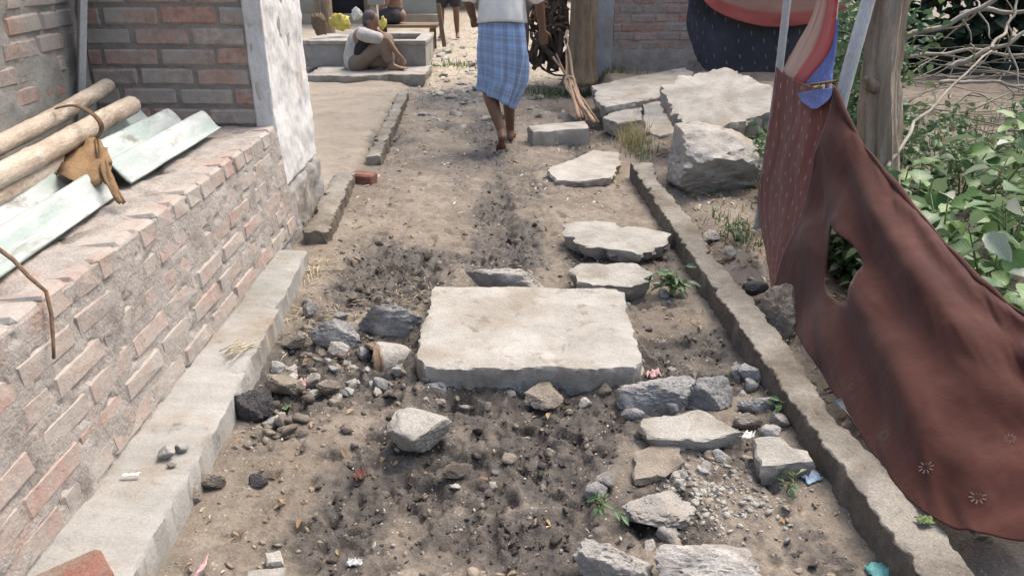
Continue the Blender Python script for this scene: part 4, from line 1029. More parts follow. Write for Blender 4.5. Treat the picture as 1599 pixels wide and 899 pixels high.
def cloth_obj(name, G, mat, parent, wr=.0, wf=(3, 12), seed=0, hole=None, thick=.0025, bulge=0.0, loc=None, folds=None):
    nv, nu = G.shape[:2]
    du = np.gradient(G, axis=1); dv = np.gradient(G, axis=0); N = np.cross(du, dv); N /= np.linalg.norm(N, axis=2, keepdims=True) + 1e-9
    u, v = np.meshgrid(np.linspace(0, 1, nu), np.linspace(0, 1, nv))
    h = wr * (fbm(u * wf[1] + .8 * fbm(u * 2, v * 2, seed), v * wf[0], seed, 3) + .5 * fbm(u * 3, v * 3, seed + 5., 3)) + bulge * np.sin(PI * u) * np.sin(PI * v)
    if folds: h = h + folds(u, v)
    W = G + N * h[..., None]
    Fc = grid_faces(nu, nv); UV = np.stack([u, v], -1).reshape(-1, 2)
    V = W.reshape(-1, 3)
    if hole:
        keep = []
        cen = UV[np.array(Fc)].mean(1)
        cut = [inside(hole, *c) for c in cen]
        Fc = [f for f, k in zip(Fc, cut) if not k]
    o = mk(name, V, Fc, mat, parent); add_uv(o, UV)
    if hole:
        bm = bmesh.new(); bm.from_mesh(o.data)
        bmesh.ops.delete(bm, geom=[v_ for v_ in bm.verts if not v_.link_faces], context='VERTS')
        uvl = bm.loops.layers.uv.active; hc = np.array(hole).mean(0)
        bd = [v_ for v_ in bm.verts if any(e.is_boundary for e in v_.link_edges) and .01 < v_.link_loops[0][uvl].uv.x < .99 and .01 < v_.link_loops[0][uvl].uv.y < .99]
        bset = set(bd); near = [v_ for v_ in bm.verts if v_ not in bset and any(e.other_vert(v_) in bset for e in v_.link_edges)]
        for _ in range(12):
            mv = {v_: sum((e.other_vert(v_).co for e in v_.link_edges if e.is_boundary), Vector()) / max(1, sum(e.is_boundary for e in v_.link_edges)) for v_ in bd}
            for v_, q_ in mv.items(): v_.co = v_.co.lerp(q_, .5)
            bmesh.ops.smooth_vert(bm, verts=near, factor=.3, use_axis_x=True, use_axis_y=True, use_axis_z=True)
        for _ in range(0):
            bmesh.ops.smooth_vert(bm, verts=[v_ for v_ in bd if all(len(e.link_faces) for e in v_.link_edges)], factor=.5, use_axis_x=True, use_axis_y=True, use_axis_z=True)
        bm.to_mesh(o.data); bm.free()
    so = o.modifiers.new('thickness', 'SOLIDIFY'); so.thickness = thick; so.offset = 0
    return o, V, N.reshape(-1, 3)
sc_r = empty('cloth_screen', (1.25, 2.6, .05)); tag(sc_r, 'torn brown sari cloth strung along the kerb as a fence', 'cloth')
g = Grp(sc_r)
fold = [PX(1302, 138, 1.335), PX(1285, 205, 1.30), PX(1262, 290, 1.26), PX(1235, 370, 1.205), P(1206, 452, .075)]
topB = [PX(1302, 138, 1.335), PX(1335, 208, 1.36), PX(1388, 278, 1.385), PX(1450, 352, 1.41), PX(1522, 432, 1.435), PX(1600, 494, 1.46), PX(1760, 600, 1.50)]
botB = [P(1206, 452, .075), P(1250, 528, .08), P(1300, 612, .09), P(1385, 738, .10), P(1445, 800, .115), P(1530, 836, .14), P(1610, 846, .16), P(1790, 850, .19)]
rightB = [topB[-1], topB[-1].lerp(botB[-1], .5) + Vector((.06, 0, 0)), botB[-1]]
GB = coons(topB, botB, fold, rightB, 150, 110)
# hole: find its outline in the cloth's own (u, v) from where it stands along the screen
hole_px = [(1310, 343), (1318, 362), (1345, 378), (1364, 410), (1352, 445), (1333, 486), (1310, 478), (1290, 462), (1284, 440), (1296, 400), (1304, 360)]
def to_px(p):
    q = p - Vector((0, 0, EYE)); f = q.y * math.cos(PITCH) - q.z * math.sin(PITCH); up = q.y * math.sin(PITCH) + q.z * math.cos(PITCH)
    return 799.5 + CAM_F * q.x / f, 449.5 - CAM_F * up / f
flatB = [to_px(Vector(p)) for p in GB.reshape(-1, 3)]
def uv_of(px):
    k = min(range(len(flatB)), key=lambda i: (flatB[i][0] - px[0]) ** 2 + (flatB[i][1] - px[1]) ** 2)
    return (k % 150) / 149, (k // 150) / 109
hc_ = (1322, 425)
hole_px = [(hc_[0] + (a_ - hc_[0]) * .9, hc_[1] + (b_ - hc_[1]) * .9) for a_, b_ in hole_px]
hole_uv = [uv_of(p) for p in hole_px]
oB, VB, NB = cloth_obj('plain_panel', GB, 'cloth_brown', sc_r, .012, (2.0, 7), 2.0, hole=hole_uv, bulge=-.05, folds=lambda u, v: .019 * np.sin(PI * np.clip(u * 1.2, 0, 1)) * np.sin((v + .55 * (u - .62) ** 2 * 2.2 - .25 * u) * 17 + 1.2 * perlin(u * 3, v * 2, 4.)) * sst(.02, .3, v) * sst(1.0, .6, v) + .010 * np.sin((u * 1.0 + v * .55) * 24 + perlin(u * 4, v * 4, 2.)) * sst(.5, .0, u) + .012 * np.sin((v * 9 - (1 - u) * 4) * 3.0) * sst(.55, .95, u) * sst(0, .1, v))
topA = [PX(1212, 104, 1.31), PX(1235, 122, 1.315), PX(1268, 135, 1.32), PX(1302, 140, 1.345)]
leftA = [PX(1212, 104, 1.31), PX(1204, 180, 1.30), PX(1192, 260, 1.285), PX(1184, 322, 1.27), PX(1194, 390, 1.22), P(1203, 452, .08) + Vector((.01, .02, 0))]
botA = [leftA[-1], leftA[-1] + Vector((.005, -.004, 0)), leftA[-1] + Vector((.01, -.008, 0)), fold[-1] + Vector((.025, .012, 0))]
foldA = [p + Vector((.035, .035, 0)) for p in fold]; foldA[0] = topA[-1]; foldA[-1] = botA[-1]
GA = coons(topA, botA, leftA, foldA, 60, 110)
cloth_obj('dashed_panel', GA, 'cloth_dashed', sc_r, .009, (1.2, 6), 4.0)
# rolled upper hem
mb = MB(); hem = [catmull(topB, i / 60) + Vector((0, 0, .004 + .003 * math.sin(i * .9))) for i in range(61)]
mb.tube(hem, [.008 + .004 * math.sin(i * .35) for i in range(61)], 8); mb.build('rolled_hem', 'cloth_brown', sc_r, None, True)
# small printed flowers near the lower edge, lying on the cloth
for (u, v, s) in ((1452, 737, .020), (1531, 784, .020), (1384, 681, .018), (1332, 606, .014), (1580, 690, .014)):
    k = min(range(len(flatB)), key=lambda i: (flatB[i][0] - u) ** 2 + (flatB[i][1] - v) ** 2)
    c0 = Vector(VB[k]); nn = Vector(NB[k]); nn = nn if nn.x < 0 else -nn
    tx = nn.cross(Vector((0, 0, 1))).normalized(); ty = tx.cross(nn)
    mb = MB()
    for q in range(9):
        a = q * 2 * PI / 9; d = tx * math.cos(a) + ty * math.sin(a); e = tx * -math.sin(a) + ty * math.cos(a)
        mb.add([c0 + nn * .004 + d * s * .45 - e * s * .06, c0 + nn * .004 + d * s * .45 + e * s * .06, c0 + nn * .004 + d * s + e * s * .10, c0 + nn * .004 + d * s - e * s * .10], [(0, 1, 2, 3)])
    mb.build('printed_flower', 'print_white', sc_r)
g.close()
# striped, blue-cornered cloth twisted between the poles
sr = empty('striped_cloth', (1.33, 3.55, .75)); tag(sr, 'pink and cream striped cloth with blue corner stretched between two poles', 'cloth')
g = Grp(sr)
lT = [PX(1288, -60, 1.40), PX(1270, 20, 1.385), PX(1245, 65, 1.36), PX(1222, 110, 1.325)]
rT = [PX(1313, -60, 1.44), PX(1306, 20, 1.43), PX(1294, 80, 1.41), PX(1256, 132, 1.36)]
tT = [lT[0], lT[0].lerp(rT[0], .5) + Vector((-.01, 0, 0)), rT[0]]; bT = [lT[-1], lT[-1].lerp(rT[-1], .5) + Vector((-.015, -.01, -.01)), rT[-1]]
cloth_obj('striped_panel', coons(tT, bT, lT, rT, 36, 60), 'cloth_stripe', sr, .006, (1.0, 9), 6.0)
lU = [PX(1306, 30, 1.432), PX(1294, 80, 1.412), PX(1257, 131, 1.362)]; rU = [PX(1309, 30, 1.436), PX(1303, 90, 1.43), PX(1299, 128, 1.40)]
cloth_obj('blue_panel', coons([lU[0], rU[0]], [lU[-1], PX(1280, 131, 1.38), rU[-1]], lU, rU, 20, 30), 'cloth_blue', sr, .004, (1, 3), 7.0)
lW = [PX(1246, 146, 1.312), PX(1251, 158, 1.306), PX(1268, 170, 1.30)]; rW = [PX(1300, 137, 1.34), PX(1295, 156, 1.325), PX(1276, 170, 1.303)]
cloth_obj('blue_patch', coons([lW[0], PX(1272, 141, 1.315), rW[0]], [lW[-1], rW[-1]], lW, rW, 24, 16), 'cloth_blue', sr, .003, (1, 3), 8.0)
g.close()
tie = [PX(1258, 134, 1.34), PX(1285, 130, 1.36), PX(1306, 127, 1.385), PX(1318, 123, 1.40)]
tag(MB().tube(tie, [.008, .006, .006, .007], 8).build('tie_cord', 'sacking', None, tuple(tie[-1]), True), 'twisted cloth tie knotting the brown cloth to the thick pole', 'cord')
# navy sari with red border hanging behind
nr = empty('hanging_sari', (2.0, 7.2, .25)); tag(nr, 'navy sari with red and cream border hanging beside the brick wall', 'cloth')
g = Grp(nr)
YN = 7.3
tp = [PY(1068, -150, YN), PY(1180, -140, YN + .03), PY(1330, -150, YN)]
bt = [PY(1088, 92, YN), PY(1110, 112, YN - .03), PY(1190, 113, YN), PY(1260, 116, YN - .03), PY(1330, 116, YN)]
lf = [tp[0], PY(1076, -20, YN + .02), PY(1072, 40, YN - .02), bt[0]]; rg = [tp[-1], PY(1330, 0, YN), bt[-1]]
cloth_obj('navy_panel', coons(tp, bt, lf, rg, 70, 60), 'cloth_navy', nr, .03, (1.0, 6), 9.0)
YR = YN - .12
up = [PY(1090, -170, YR), PY(1200, -165, YR), PY(1340, -170, YR)]
lo = [PY(1092, -8, YR), PY(1115, 16, YR), PY(1165, 36, YR - .02), PY(1225, 42, YR), PY(1330, 26, YR)]
oR, _, _ = cloth_obj('red_border', coons(up, lo, [up[0], lo[0]], [up[-1], lo[-1]], 60, 50), 'cloth_red', nr, .025, (1.0, 5), 10.0)
uvd = oR.data.uv_layers[0].data
arr = np.zeros(len(uvd) * 2, np.float32); uvd.foreach_get('uv', arr); arr = arr.reshape(-1, 2); arr = np.stack([(1 - arr[:, 1]) * 2.2, arr[:, 0]], 1); uvd.foreach_set('uv', arr.ravel())
g.close()

# ------------------------------------------------------------------ poles and the old trunk
def pole_px(pa, Ya, pb, Yb, ext_dn=None, ext_up=.35):
    a, b = PY(*pa, Ya), PY(*pb, Yb); d = (b - a).normalized()
    a2 = a + d * ext_up * -1 if ext_up else a
    k = ((b.z - .0) / -d.z) if d.z < 0 else 0
    return b + d * k, a - d * ext_up
b_, t_ = pole_px((1230, 0), 4.06, (1216, 108), 4.06, ext_up=.30)
bamboo('bamboo_pole', b_, t_ if True else t_, .021, 'bamboo_grey', 'grey knotted bamboo pole holding the left end of the brown cloth', seed=11, nodes=.24, bend=.004)
b_, t_ = pole_px((1305, 0), 3.75, (1297, 100), 3.72, ext_up=.30)
bamboo('bamboo_pole', b_, t_, .016, 'bamboo_grey', 'thin dark grey pole behind the striped cloth', seed=12, nodes=.3, bend=.004)
p0_, p1_ = PY(1356, 0, 3.46), PY(1313, 160, 3.40)
b_, t_ = Vector((1.40, 3.36, 0)), p0_ + (p0_ - p1_).normalized() * .3
bamboo('bamboo_pole', b_, t_, .031, 'bamboo_grey', 'thick pale leaning pole next to the old trunk', seed=13, nodes=.5, via=[Vector((1.385, 3.38, .45)), p1_, p0_])
def fluted_trunk(name, base, top, r0, r1, mat, seed, parent=None, flare=.5, flutes=5, n=70, seg=56, amp=.16, smooth_side=None):
    base, top = Vector(base), Vector(top); d = top - base; L = d.length
    V = []
    for j in range(n):
        s = j / (n - 1); c = base + d * s + Vector((.02 * math.sin(s * 5 + seed), .015 * math.sin(s * 4), 0))
        r = (r0 + (r1 - r0) * s) * (1 + flare * math.exp(-s * L / .16))
        th = np.linspace(0, 2 * PI, seg, endpoint=False)
        tw = th + .5 * s + .25 * perlin(s * 3, seed, 0.)
        f = 1 + amp * (-np.abs(np.sin(tw * flutes / 2)) ** .6 + .5) * .9 + .5 * amp * fbm(np.cos(th) * 2.6 + seed, np.sin(th) * 2.6, s * 2.2, 4) + .25 * amp * fbm(np.cos(th) * 9, np.sin(th) * 9 + seed, s * 4, 3)
        for k in range(seg):
            V.append((c.x + math.cos(th[k]) * r * f[k], c.y + math.sin(th[k]) * r * f[k], c.z))
    Fc = grid_faces(seg, n, True); Fc.append(tuple(range(seg - 1, -1, -1))); Fc.append(tuple(range((n - 1) * seg, n * seg)))
    loc = base if parent is None else Vector((0, 0, 0))
    return mk(name, [Vector(v) - (base if parent is None else Vector(parent.location)) for v in V], Fc, mat, parent, base if parent is None else None)
ta, tb = PY(1376, 250, 4.15), PY(1390, 0, 4.25)
dd = (tb - ta).normalized(); ta = ta - dd * (ta.z - .03) / dd.z
tr = empty('dead_tree', tuple(ta)); tag(tr, 'weathered grooved dead tree trunk standing behind the cloth screen', 'tree')
fluted_trunk('trunk', ta, tb + dd * .75, .105, .085, 'weathered_wood', 3.0, tr, flare=.35, flutes=5, amp=.42)
mb = MB(); kp = ta + dd * .75 - Vector(tr.location)
mb.tube([kp, kp + Vector((-.10, -.04, .03)), kp + Vector((-.13, -.05, .07))], [.05, .035, .02], 10, wob=.1); mb.build('knot', 'weathered_wood', tr, None, True)
mb = MB(); kp = ta + dd * 1.5 - Vector(tr.location)
mb.tube([kp, kp + Vector((.16, .05, .25)), kp + Vector((.22, .12, .6))], [.05, .035, .02], 10, wob=.06); mb.tube([kp, kp + Vector((-.12, .08, .3)), kp + Vector((-.25, .12, .55))], [.045, .03, .016], 10, wob=.06); mb.build('limb', 'weathered_wood', tr, None, True)

# ================================================================== GARDEN
LEAF = []
for i in range(8):
    V, Fc = leaf_proto(1, .62 + .16 * (i % 4), .22, .12 + .10 * (i % 3), .16 if i % 2 else .0, 8, 40 + i)
    me = bpy.data.meshes.new('leaf'); me.from_pydata(V.tolist(), [], Fc.tolist()); me.materials.append(MATS['leaf_broad']); me.polygons.foreach_set('use_smooth', np.ones(len(me.polygons), bool)); LEAF.append(me)
PALE = []
for i in range(2):
    V, Fc = leaf_proto(1, .6, .3, .3, .1, 8, 60 + i)
    me = bpy.data.meshes.new('leaf'); me.from_pydata(V.tolist(), [], Fc.tolist()); me.materials.append(MATS['leaf_pale']); me.polygons.foreach_set('use_smooth', np.ones(len(me.polygons), bool)); PALE.append(me)
def plant(name, x, y, h, nl, ls, label, cat, group, seed, spread=.22, meshes=None, stem_r=.006, mat_stem='grass_green', pale=.2):
    r = random.Random(seed); z = gh(x, y)
    root = empty(name, (x, y, z)); tag(root, label, cat, group)
    mb = MB(); tops = []
    ns = max(1, nl // 5)
    for s in range(ns):
        a = r.uniform(0, 6.3); lean = Vector((math.cos(a), math.sin(a), 0)) * spread * r.uniform(.2, .8)
        hh = h * r.uniform(.75, 1.05)
        pts = [Vector((0, 0, -.02)), lean * .3 + Vector((0, 0, hh * .5)), lean + Vector((0, 0, hh))]
        mb.tube(pts, [stem_r, stem_r * .8, stem_r * .5], 6); tops.append(pts)
    lv = []
    for i in range(nl):
        pts = tops[i % ns]; f = r.uniform(.35, 1.0)
        p = pts[0].lerp(pts[1], f * 2) if f < .5 else pts[1].lerp(pts[2], f * 2 - 1)
        a = r.uniform(0, 6.3); pl = r.uniform(.4, 1.0) * ls * .7
        q = p + Vector((math.cos(a) * pl, math.sin(a) * pl, pl * r.uniform(.1, .7)))
        mb.tube([p, p.lerp(q, .5) + Vector((0, 0, pl * .12)), q], [.003, .0025, .002], 5)
        lv.append((q, a))
    mb.build('stem', mat_stem, root, None, True)
    for q, a in lv:
        me = r.choice(PALE) if r.random() < pale else r.choice(meshes or LEAF)
        o = bpy.data.objects.new('leaf', me); COL.objects.link(o); o.parent = root
        s = ls * r.uniform(.7, 1.25)
        o.location = q; o.scale = (s, s, s); o.rotation_euler = (r.gauss(-.15, .35), r.gauss(0, .35), a - PI / 2 + r.gauss(0, .3))
    return root
PG = 'broad-leaved plants in the garden plot'
spots = [('front', [(1.68, 2.40, .40), (1.82, 2.75, .42), (2.02, 2.95, .48)]), ('second', [(1.62, 3.45, .26), (1.95, 3.35, .36), (2.20, 3.30, .46), (2.38, 3.50, .50)]),
         ('third', [(2.10, 3.85, .34), (2.40, 3.85, .44), (2.68, 3.95, .52)]), ('back', [(2.20, 4.30, .30), (2.60, 4.40, .42), (2.95, 4.50, .48), (3.20, 4.80, .48)])]
for row, lst in spots:
    for i, (x, y, h) in enumerate(lst):
        plant('garden_plant', x, y, h, 15, .125, 'broad-leaved green plant, %s from the cloth screen in the %s row of the garden' % (('first', 'second', 'third', 'fourth')[i], row), 'plant', PG, 100 + int(x * 37 + y * 11), .16, pale=.07)
# weeds beside the path, one by one
SMALL = []
for i in range(4):
    V, Fc = leaf_proto(1, .42, .25, .25, 0, 5, 80 + i)
    me = bpy.data.meshes.new('leaf'); me.from_pydata(V.tolist(), [], Fc.tolist()); me.materials.append(MATS['leaf_small']); SMALL.append(me)
def weed(u, v, h, nl, ls, label, seed, spread=.08, z=0.0):
    p = P(u, v, z); return plant('weed', p.x, p.y, h, nl, ls, label, 'weed', 'weeds along the path', seed, spread, SMALL, .0025, pale=0)
weed(1050, 462, .12, 46, .055, 'leafy dark green weed between the flat stone and the kerb', 201, .11)
weed(1212, 650, .07, 7, .035, 'small green weed beside the kerb and greenish stone', 202, .05)
weed(1226, 770, .05, 9, .035, 'tiny weed on the soil in front of the blocky stone', 203, .05)
weed(935, 795, .03, 12, .03, 'low green sprig among the mud left of the sunken grey rock', 204, .06)
weed(972, 815, .05, 4, .03, 'thin seedling with pale stalk below the low green sprig', 205, .03)
weed(1178, 590, .05, 8, .028, 'little weed growing at the small bluish stone by the kerb', 206, .05)
weed(1150, 372, .10, 22, .05, 'scrubby weed outside the kerb under the left edge of the cloth', 207, .12, .06)
weed(476, 358, .06, 10, .03, 'tuft of green at the foot of the shed plinth', 208, .06)
weed(785, 552, .01, 6, .025, 'sprig of crushed green leaf lying on the large slab', 209, .06, .11)
weed(1440, 460, .12, 14, .05, 'low weed seen through the hole in the brown cloth', 210, .12)
# grass tufts
def tuft(name, pts, h, mat, seed, wdt=.004, label=None, cat=None, kind='stuff'):
    r = random.Random(seed); V = []; Fc = []; R = []
    zz_ = ground_h(np.array([p[0] for p in pts]), np.array([p[1] for p in pts]))
    for (x, y), z in zip(pts, zz_):
        z = float(z); a = r.uniform(0, 6.3); L = h * r.uniform(.5, 1.2); lean = r.uniform(.1, .8) * L
        dx, dy = math.cos(a), math.sin(a); o = len(V); q = r.random()
        for k in range(4):
            s = k / 3; w_ = wdt * (1 - s * .9)
            cx, cy, cz = x + dx * lean * s * s, y + dy * lean * s * s, z + L * s * (1 - .2 * s)
            V += [(cx - dy * w_, cy + dx * w_, cz), (cx + dy * w_, cy - dx * w_, cz)]; R += [q, q]
        for k in range(3): Fc.append((o + 2 * k, o + 2 * k + 1, o + 2 * k + 3, o + 2 * k + 2))
    ob = mk_np(name, V, Fc, mat, None, None, True, R); return tag(ob, label, cat, None, kind)
def blob(u, v, n, sx, sy, seed, z=0.0):
    c = P(u, v, z); r = np.random.default_rng(seed); return list(zip((c.x + r.normal(0, sx, n)).tolist(), (c.y + r.normal(0, sy, n)).tolist()))
tuft('grass', blob(985, 225, 240, .06, .16, 1), .16, 'grass_dry', 1)
tuft('grass', blob(1000, 240, 120, .05, .2, 2), .10, 'grass_green', 2)
tuft('grass', blob(868, 134, 260, .22, .14, 3, .1), .10, 'grass_green', 3, .006)
tuft('grass', blob(720, 104, 130, .25, .25, 4), .09, 'grass_green', 4, .008)
tuft('grass', blob(1160, 375, 160, .09, .2, 5), .07, 'grass_green', 5)
tuft('grass', blob(955, 118, 90, .2, .1, 9, .2), .10, 'grass_green', 9, .006)
rg_ = np.random.default_rng(6); n = 2600
tuft('grass', list(zip(rg_.uniform(1.45, 4.5, n).tolist(), rg_.uniform(2.0, 7, n).tolist())), .14, 'grass_green', 6, .005)
# undergrowth of small leaves further back and a dark thicket behind the brushwood
def leaf_mass(name, boxes, n, s0, s1, mat, seed):
    r = np.random.default_rng(seed); protos = [leaf_proto(1, .55, .3, .2, 0, 3, k) for k in range(4)]; Ps = []
    per = n // len(boxes)
    for (x0, x1, y0, y1, z0, z1) in boxes:
        q = np.stack([r.uniform(x0, x1, per * 3), r.uniform(y0, y1, per * 3), r.uniform(z0, z1, per * 3)], 1)
        d = fbm(q[:, 0] * 2.2, q[:, 1] * 2.2, q[:, 2] * 2.2 + seed, 3)
        q = q[d > -.05][:per]; Ps.append(q)
    q = np.vstack(Ps); q[:, 2] += ground_h(q[:, 0], q[:, 1]); m_ = len(q)
    o = scatter(name, protos, q, r.uniform(s0, s1, m_), r.uniform(0, 6.3, m_), mat, r.normal(0, .7, (m_, 2))); return o
leaf_mass('undergrowth', [(1.5, 2.6, 4.3, 6.2, .0, .32), (1.5, 2.0, 3.2, 4.6, .0, .15), (2.3, 4.2, 4.6, 6.0, .0, .35), (1.7, 3.4, 2.2, 4.6, .0, .16), (1.45, 1.9, 3.1, 4.3, .0, .28)], 9000, .035, .075, 'leaf_small', 21)
leaf_mass('undergrowth', [(1.5, 1.75, 3.25, 3.75, .05, .42)], 500, .05, .10, 'leaf_small', 29)
leaf_mass('undergrowth', [(2.08, 2.42, 4.6, 5.6, .0, 1.1), (2.4, 2.8, 5.6, 6.4, .0, 1.1)], 3000, .04, .08, 'leaf_small', 22)
leaf_mass('thicket', [(2.9, 9.5, 8.6, 9.6, .0, 1.7), (5.4, 9.5, 6.4, 8.8, .0, 1.3)], 15000, .14, .26, 'leaf_dark', 23)
# brushwood: big branches one by one, the twigs as one heap
BR = [((1385, 70, 6.0), (1500, 28, 5.9), (1640, -45, 5.7), .024, 'pale thick dry branch crossing the top of the brushwood heap'),
      ((1388, 262, 4.0), (1440, 180, 4.5), (1548, 75, 5.3), .012, 'long thin bent branch rising from the bare soil into the heap'),
      ((1548, 75, 5.3), (1575, 40, 5.6), (1600, -30, 5.8), .012, 'upper forked end of a thin branch in the brushwood heap'),
      ((1480, 105, 5.7), (1560, 72, 5.6), (1660, 20, 5.5), .020, 'grey dry branch lying below the thick pale branch'),
      ((1400, 92, 6.6), (1500, 80, 6.6), (1650, 92, 6.4), .018, 'straight grey branch lying flat at the back of the heap'),
      ((1500, 20, 6.6), (1580, 17, 6.5), (1680, 22, 6.4), .022, 'level dry branch at the top right of the heap'),
      ((1470, 128, 5.2), (1560, 130, 5.2), (1680, 150, 5.1), .014, 'low grey branch lying above the garden leaves')]
def wob_path(pts, n, amp, seed):
    return [catmull(pts, i / n) + Vector((amp * float(perlin(i * .35, seed, 1)), amp * float(perlin(i * .35, seed, 5)), amp * float(perlin(i * .35, seed, 9)))) for i in range(n + 1)]
for k, (a, b, c3, rd, lb) in enumerate(BR):
    pts = [PY(a[0], a[1], a[2]), PY(b[0], b[1], b[2]), PY(c3[0], c3[1], c3[2])]
    pp = wob_path(pts, 18, .03, k * 3.3)
    V, Fc = tube(pp, [rd * (1 - .5 * i / 18) for i in range(19)], 7, .12, k)
    mb = MB(); mb.add(V, Fc)
    r = random.Random(k)
    for i in range(5):
        p = pp[r.randint(3, 15)]; d = Vector((r.uniform(-.2, .2), r.uniform(-.2, .2), r.uniform(-.3, .15)))
        mb.tube(wob_path([p, p + d * .5 + Vector((.03, 0, 0)), p + d], 6, .02, k + i), [rd * .4 * (1 - .6 * q / 6) for q in range(7)], 5)
    tag(mb.build('dry_branch', 'twig', None, tuple(pp[0]), True), lb, 'branch', 'dry branches in the brushwood heap')
mb = MB(); r = random.Random(9)
for i in range(130):
    x, y = r.uniform(2.9, 6.0), r.uniform(5.6, 8.2); z = gh(x, y) + r.uniform(.02, .55) * (1 - abs(y - 7) / 2.2)
    a = r.gauss(.15, .5) + (PI if r.random() < .5 else 0); L = r.uniform(.3, 1.4)
    d = Vector((math.cos(a) * L, math.sin(a) * L, r.gauss(.02, .22) * L))
    if x + d.x < 2.75: d.x = abs(d.x)
    p = Vector((x, y, z)); rd = r.uniform(.003, .010)
    mb.tube(wob_path([p, p + d * .5 + Vector((0, 0, r.uniform(-.04, .06))), p + d], 6, .05, i * 1.1), [rd * (1 - .6 * q / 6) for q in range(7)], 5)
tag(mb.build('brushwood', 'twig', None, None, True), kind='stuff')

# ================================================================== PEOPLE
def capsule(mb, a, b, ra, rb, seg=14):
    a, b = Vector(a), Vector(b); d = b - a; L = d.length
    d = d.normalized() if L > 1e-6 else Vector((0, 0, 1))
    pts, rad = [], []
    for k in range(5):
        t = PI / 2 * (1 - k / 4); pts.append(a - d * ra * math.sin(t)); rad.append(max(ra * math.cos(t), ra * .05))
    for k in range(1, 4): pts.append(a.lerp(b, k / 4)); rad.append(ra + (rb - ra) * k / 4)
    for k in range(5):
        t = PI / 2 * k / 4; pts.append(b + d * rb * math.sin(t)); rad.append(max(rb * math.cos(t), rb * .05))
    mb.add(*tube(pts, rad, seg))
def ellipsoid(mb, c, r, rot=None):
    V, Fc = ico(3); V = V * np.array(r)
    R = np.array((rot or Matrix.Identity(3)))
    mb.add([Vector(R @ v) + Vector(c) for v in V], [tuple(f) for f in Fc])
def fuse(name, mb, mat, parent, voxel=.008, smooth=3, recentre=True):
    L = Vector(parent.location) if parent else Vector((0, 0, 0))
    o = mk(name, [v - L for v in mb.V], mb.F, mat)
    rm = o.modifiers.new('fuse', 'REMESH'); rm.mode = 'VOXEL'; rm.voxel_size = voxel
    sm = o.modifiers.new('soft', 'SMOOTH'); sm.iterations = smooth; sm.factor = .5
    bpy.context.view_layer.update()
    dg = bpy.context.evaluated_depsgraph_get()
    me = bpy.data.meshes.new_from_object(o.evaluated_get(dg)); old = o.data
    o.modifiers.clear(); o.data = me; bpy.data.meshes.remove(old)
    me.name = name
    if not me.materials: me.materials.append(MATS[mat])
    me.polygons.foreach_set('use_smooth', np.ones(len(me.polygons), bool))
    o.parent = parent; return o
def hand(mb, wrist, elbow, palm_dir, curl=.5, k=1.0):
    w, e = Vector(wrist), Vector(elbow); d = (w - e).normalized(); n = Vector(palm_dir); n = (n - d * n.dot(d)).normalized(); s = d.cross(n)
    pc = w + d * .045 * k
    for q in (-.026, -.009, .009, .026): capsule(mb, w + s * q * .6 * k, pc + d * .035 * k + s * q * k, .013 * k, .012 * k, 8)
    for q, L in ((-.028, .058), (-.0095, .072), (.0095, .078), (.028, .070)):
        a = pc + d * .038 * k + s * q * k; b = a + (d * math.cos(curl) + n * math.sin(curl)) * L * .5 * k; c = b + (d * math.cos(curl * 2) + n * math.sin(curl * 2)) * L * .5 * k
        capsule(mb, a, b, .0085 * k, .008 * k, 8); capsule(mb, b, c, .008 * k, .0068 * k, 8)
    a = w + d * .02 * k + s * .024 * k; b = a + (d * .7 + s * .6 + n * .3).normalized() * .042 * k; capsule(mb, a, b, .011 * k, .0095 * k, 8); capsule(mb, b, b + (d * .9 + s * .15 + n * .3).normalized() * .032 * k, .0095 * k, .0075 * k, 8)
def foot(mb, ankle, heel, toe, k=1.0):
    a, h, t = Vector(ankle), Vector(heel), Vector(toe); d = (t - h).normalized()
    side = d.cross(Vector((0, 0, 1)))
    side = side.normalized() if side.length > .1 else Vector((1, 0, 0))
    capsule(mb, a, h, .034 * k, .030 * k); capsule(mb, h, t - d * .05, .030 * k, .026 * k); capsule(mb, a, t - d * .07, .034 * k, .022 * k)
    for q in (-.028, -.012, .003, .016, .029): capsule(mb, t - d * .06 + side * q * .9, t + side * q + d * (.012 if q < -.02 else -.002 - abs(q) * .25), .016, .010 if q > -.02 else .013, 8)
def head(mb, c, face, up=Vector((0, 0, 1)), k=1.0):
    f = Vector(face).normalized(); u = (Vector(up) - f * f.dot(Vector(up))).normalized(); s = f.cross(u)
    R = Matrix((s, f, u)).transposed(); c = Vector(c)
    ellipsoid(mb, c + u * .02 * k, (.073 * k, .092 * k, .10 * k), R); ellipsoid(mb, c - u * .06 * k + f * .028 * k, (.052 * k, .058 * k, .055 * k), R)
    capsule(mb, c + f * .085 * k + u * .01 * k, c + f * .108 * k - u * .026 * k, .009 * k, .014 * k, 8)
    capsule(mb, c + f * .078 * k - u * .06 * k - s * .016 * k, c + f * .078 * k - u * .06 * k + s * .016 * k, .009 * k, .009 * k, 8)
    for q in (-1, 1):
        ellipsoid(mb, c + s * q * .075 * k - f * .005 * k, (.010 * k, .020 * k, .032 * k), R)
        capsule(mb, c + f * .080 * k + s * q * .014 * k + u * .026 * k, c + f * .074 * k + s * q * .045 * k + u * .026 * k, .008 * k, .008 * k, 8)
    return R, f, u, s
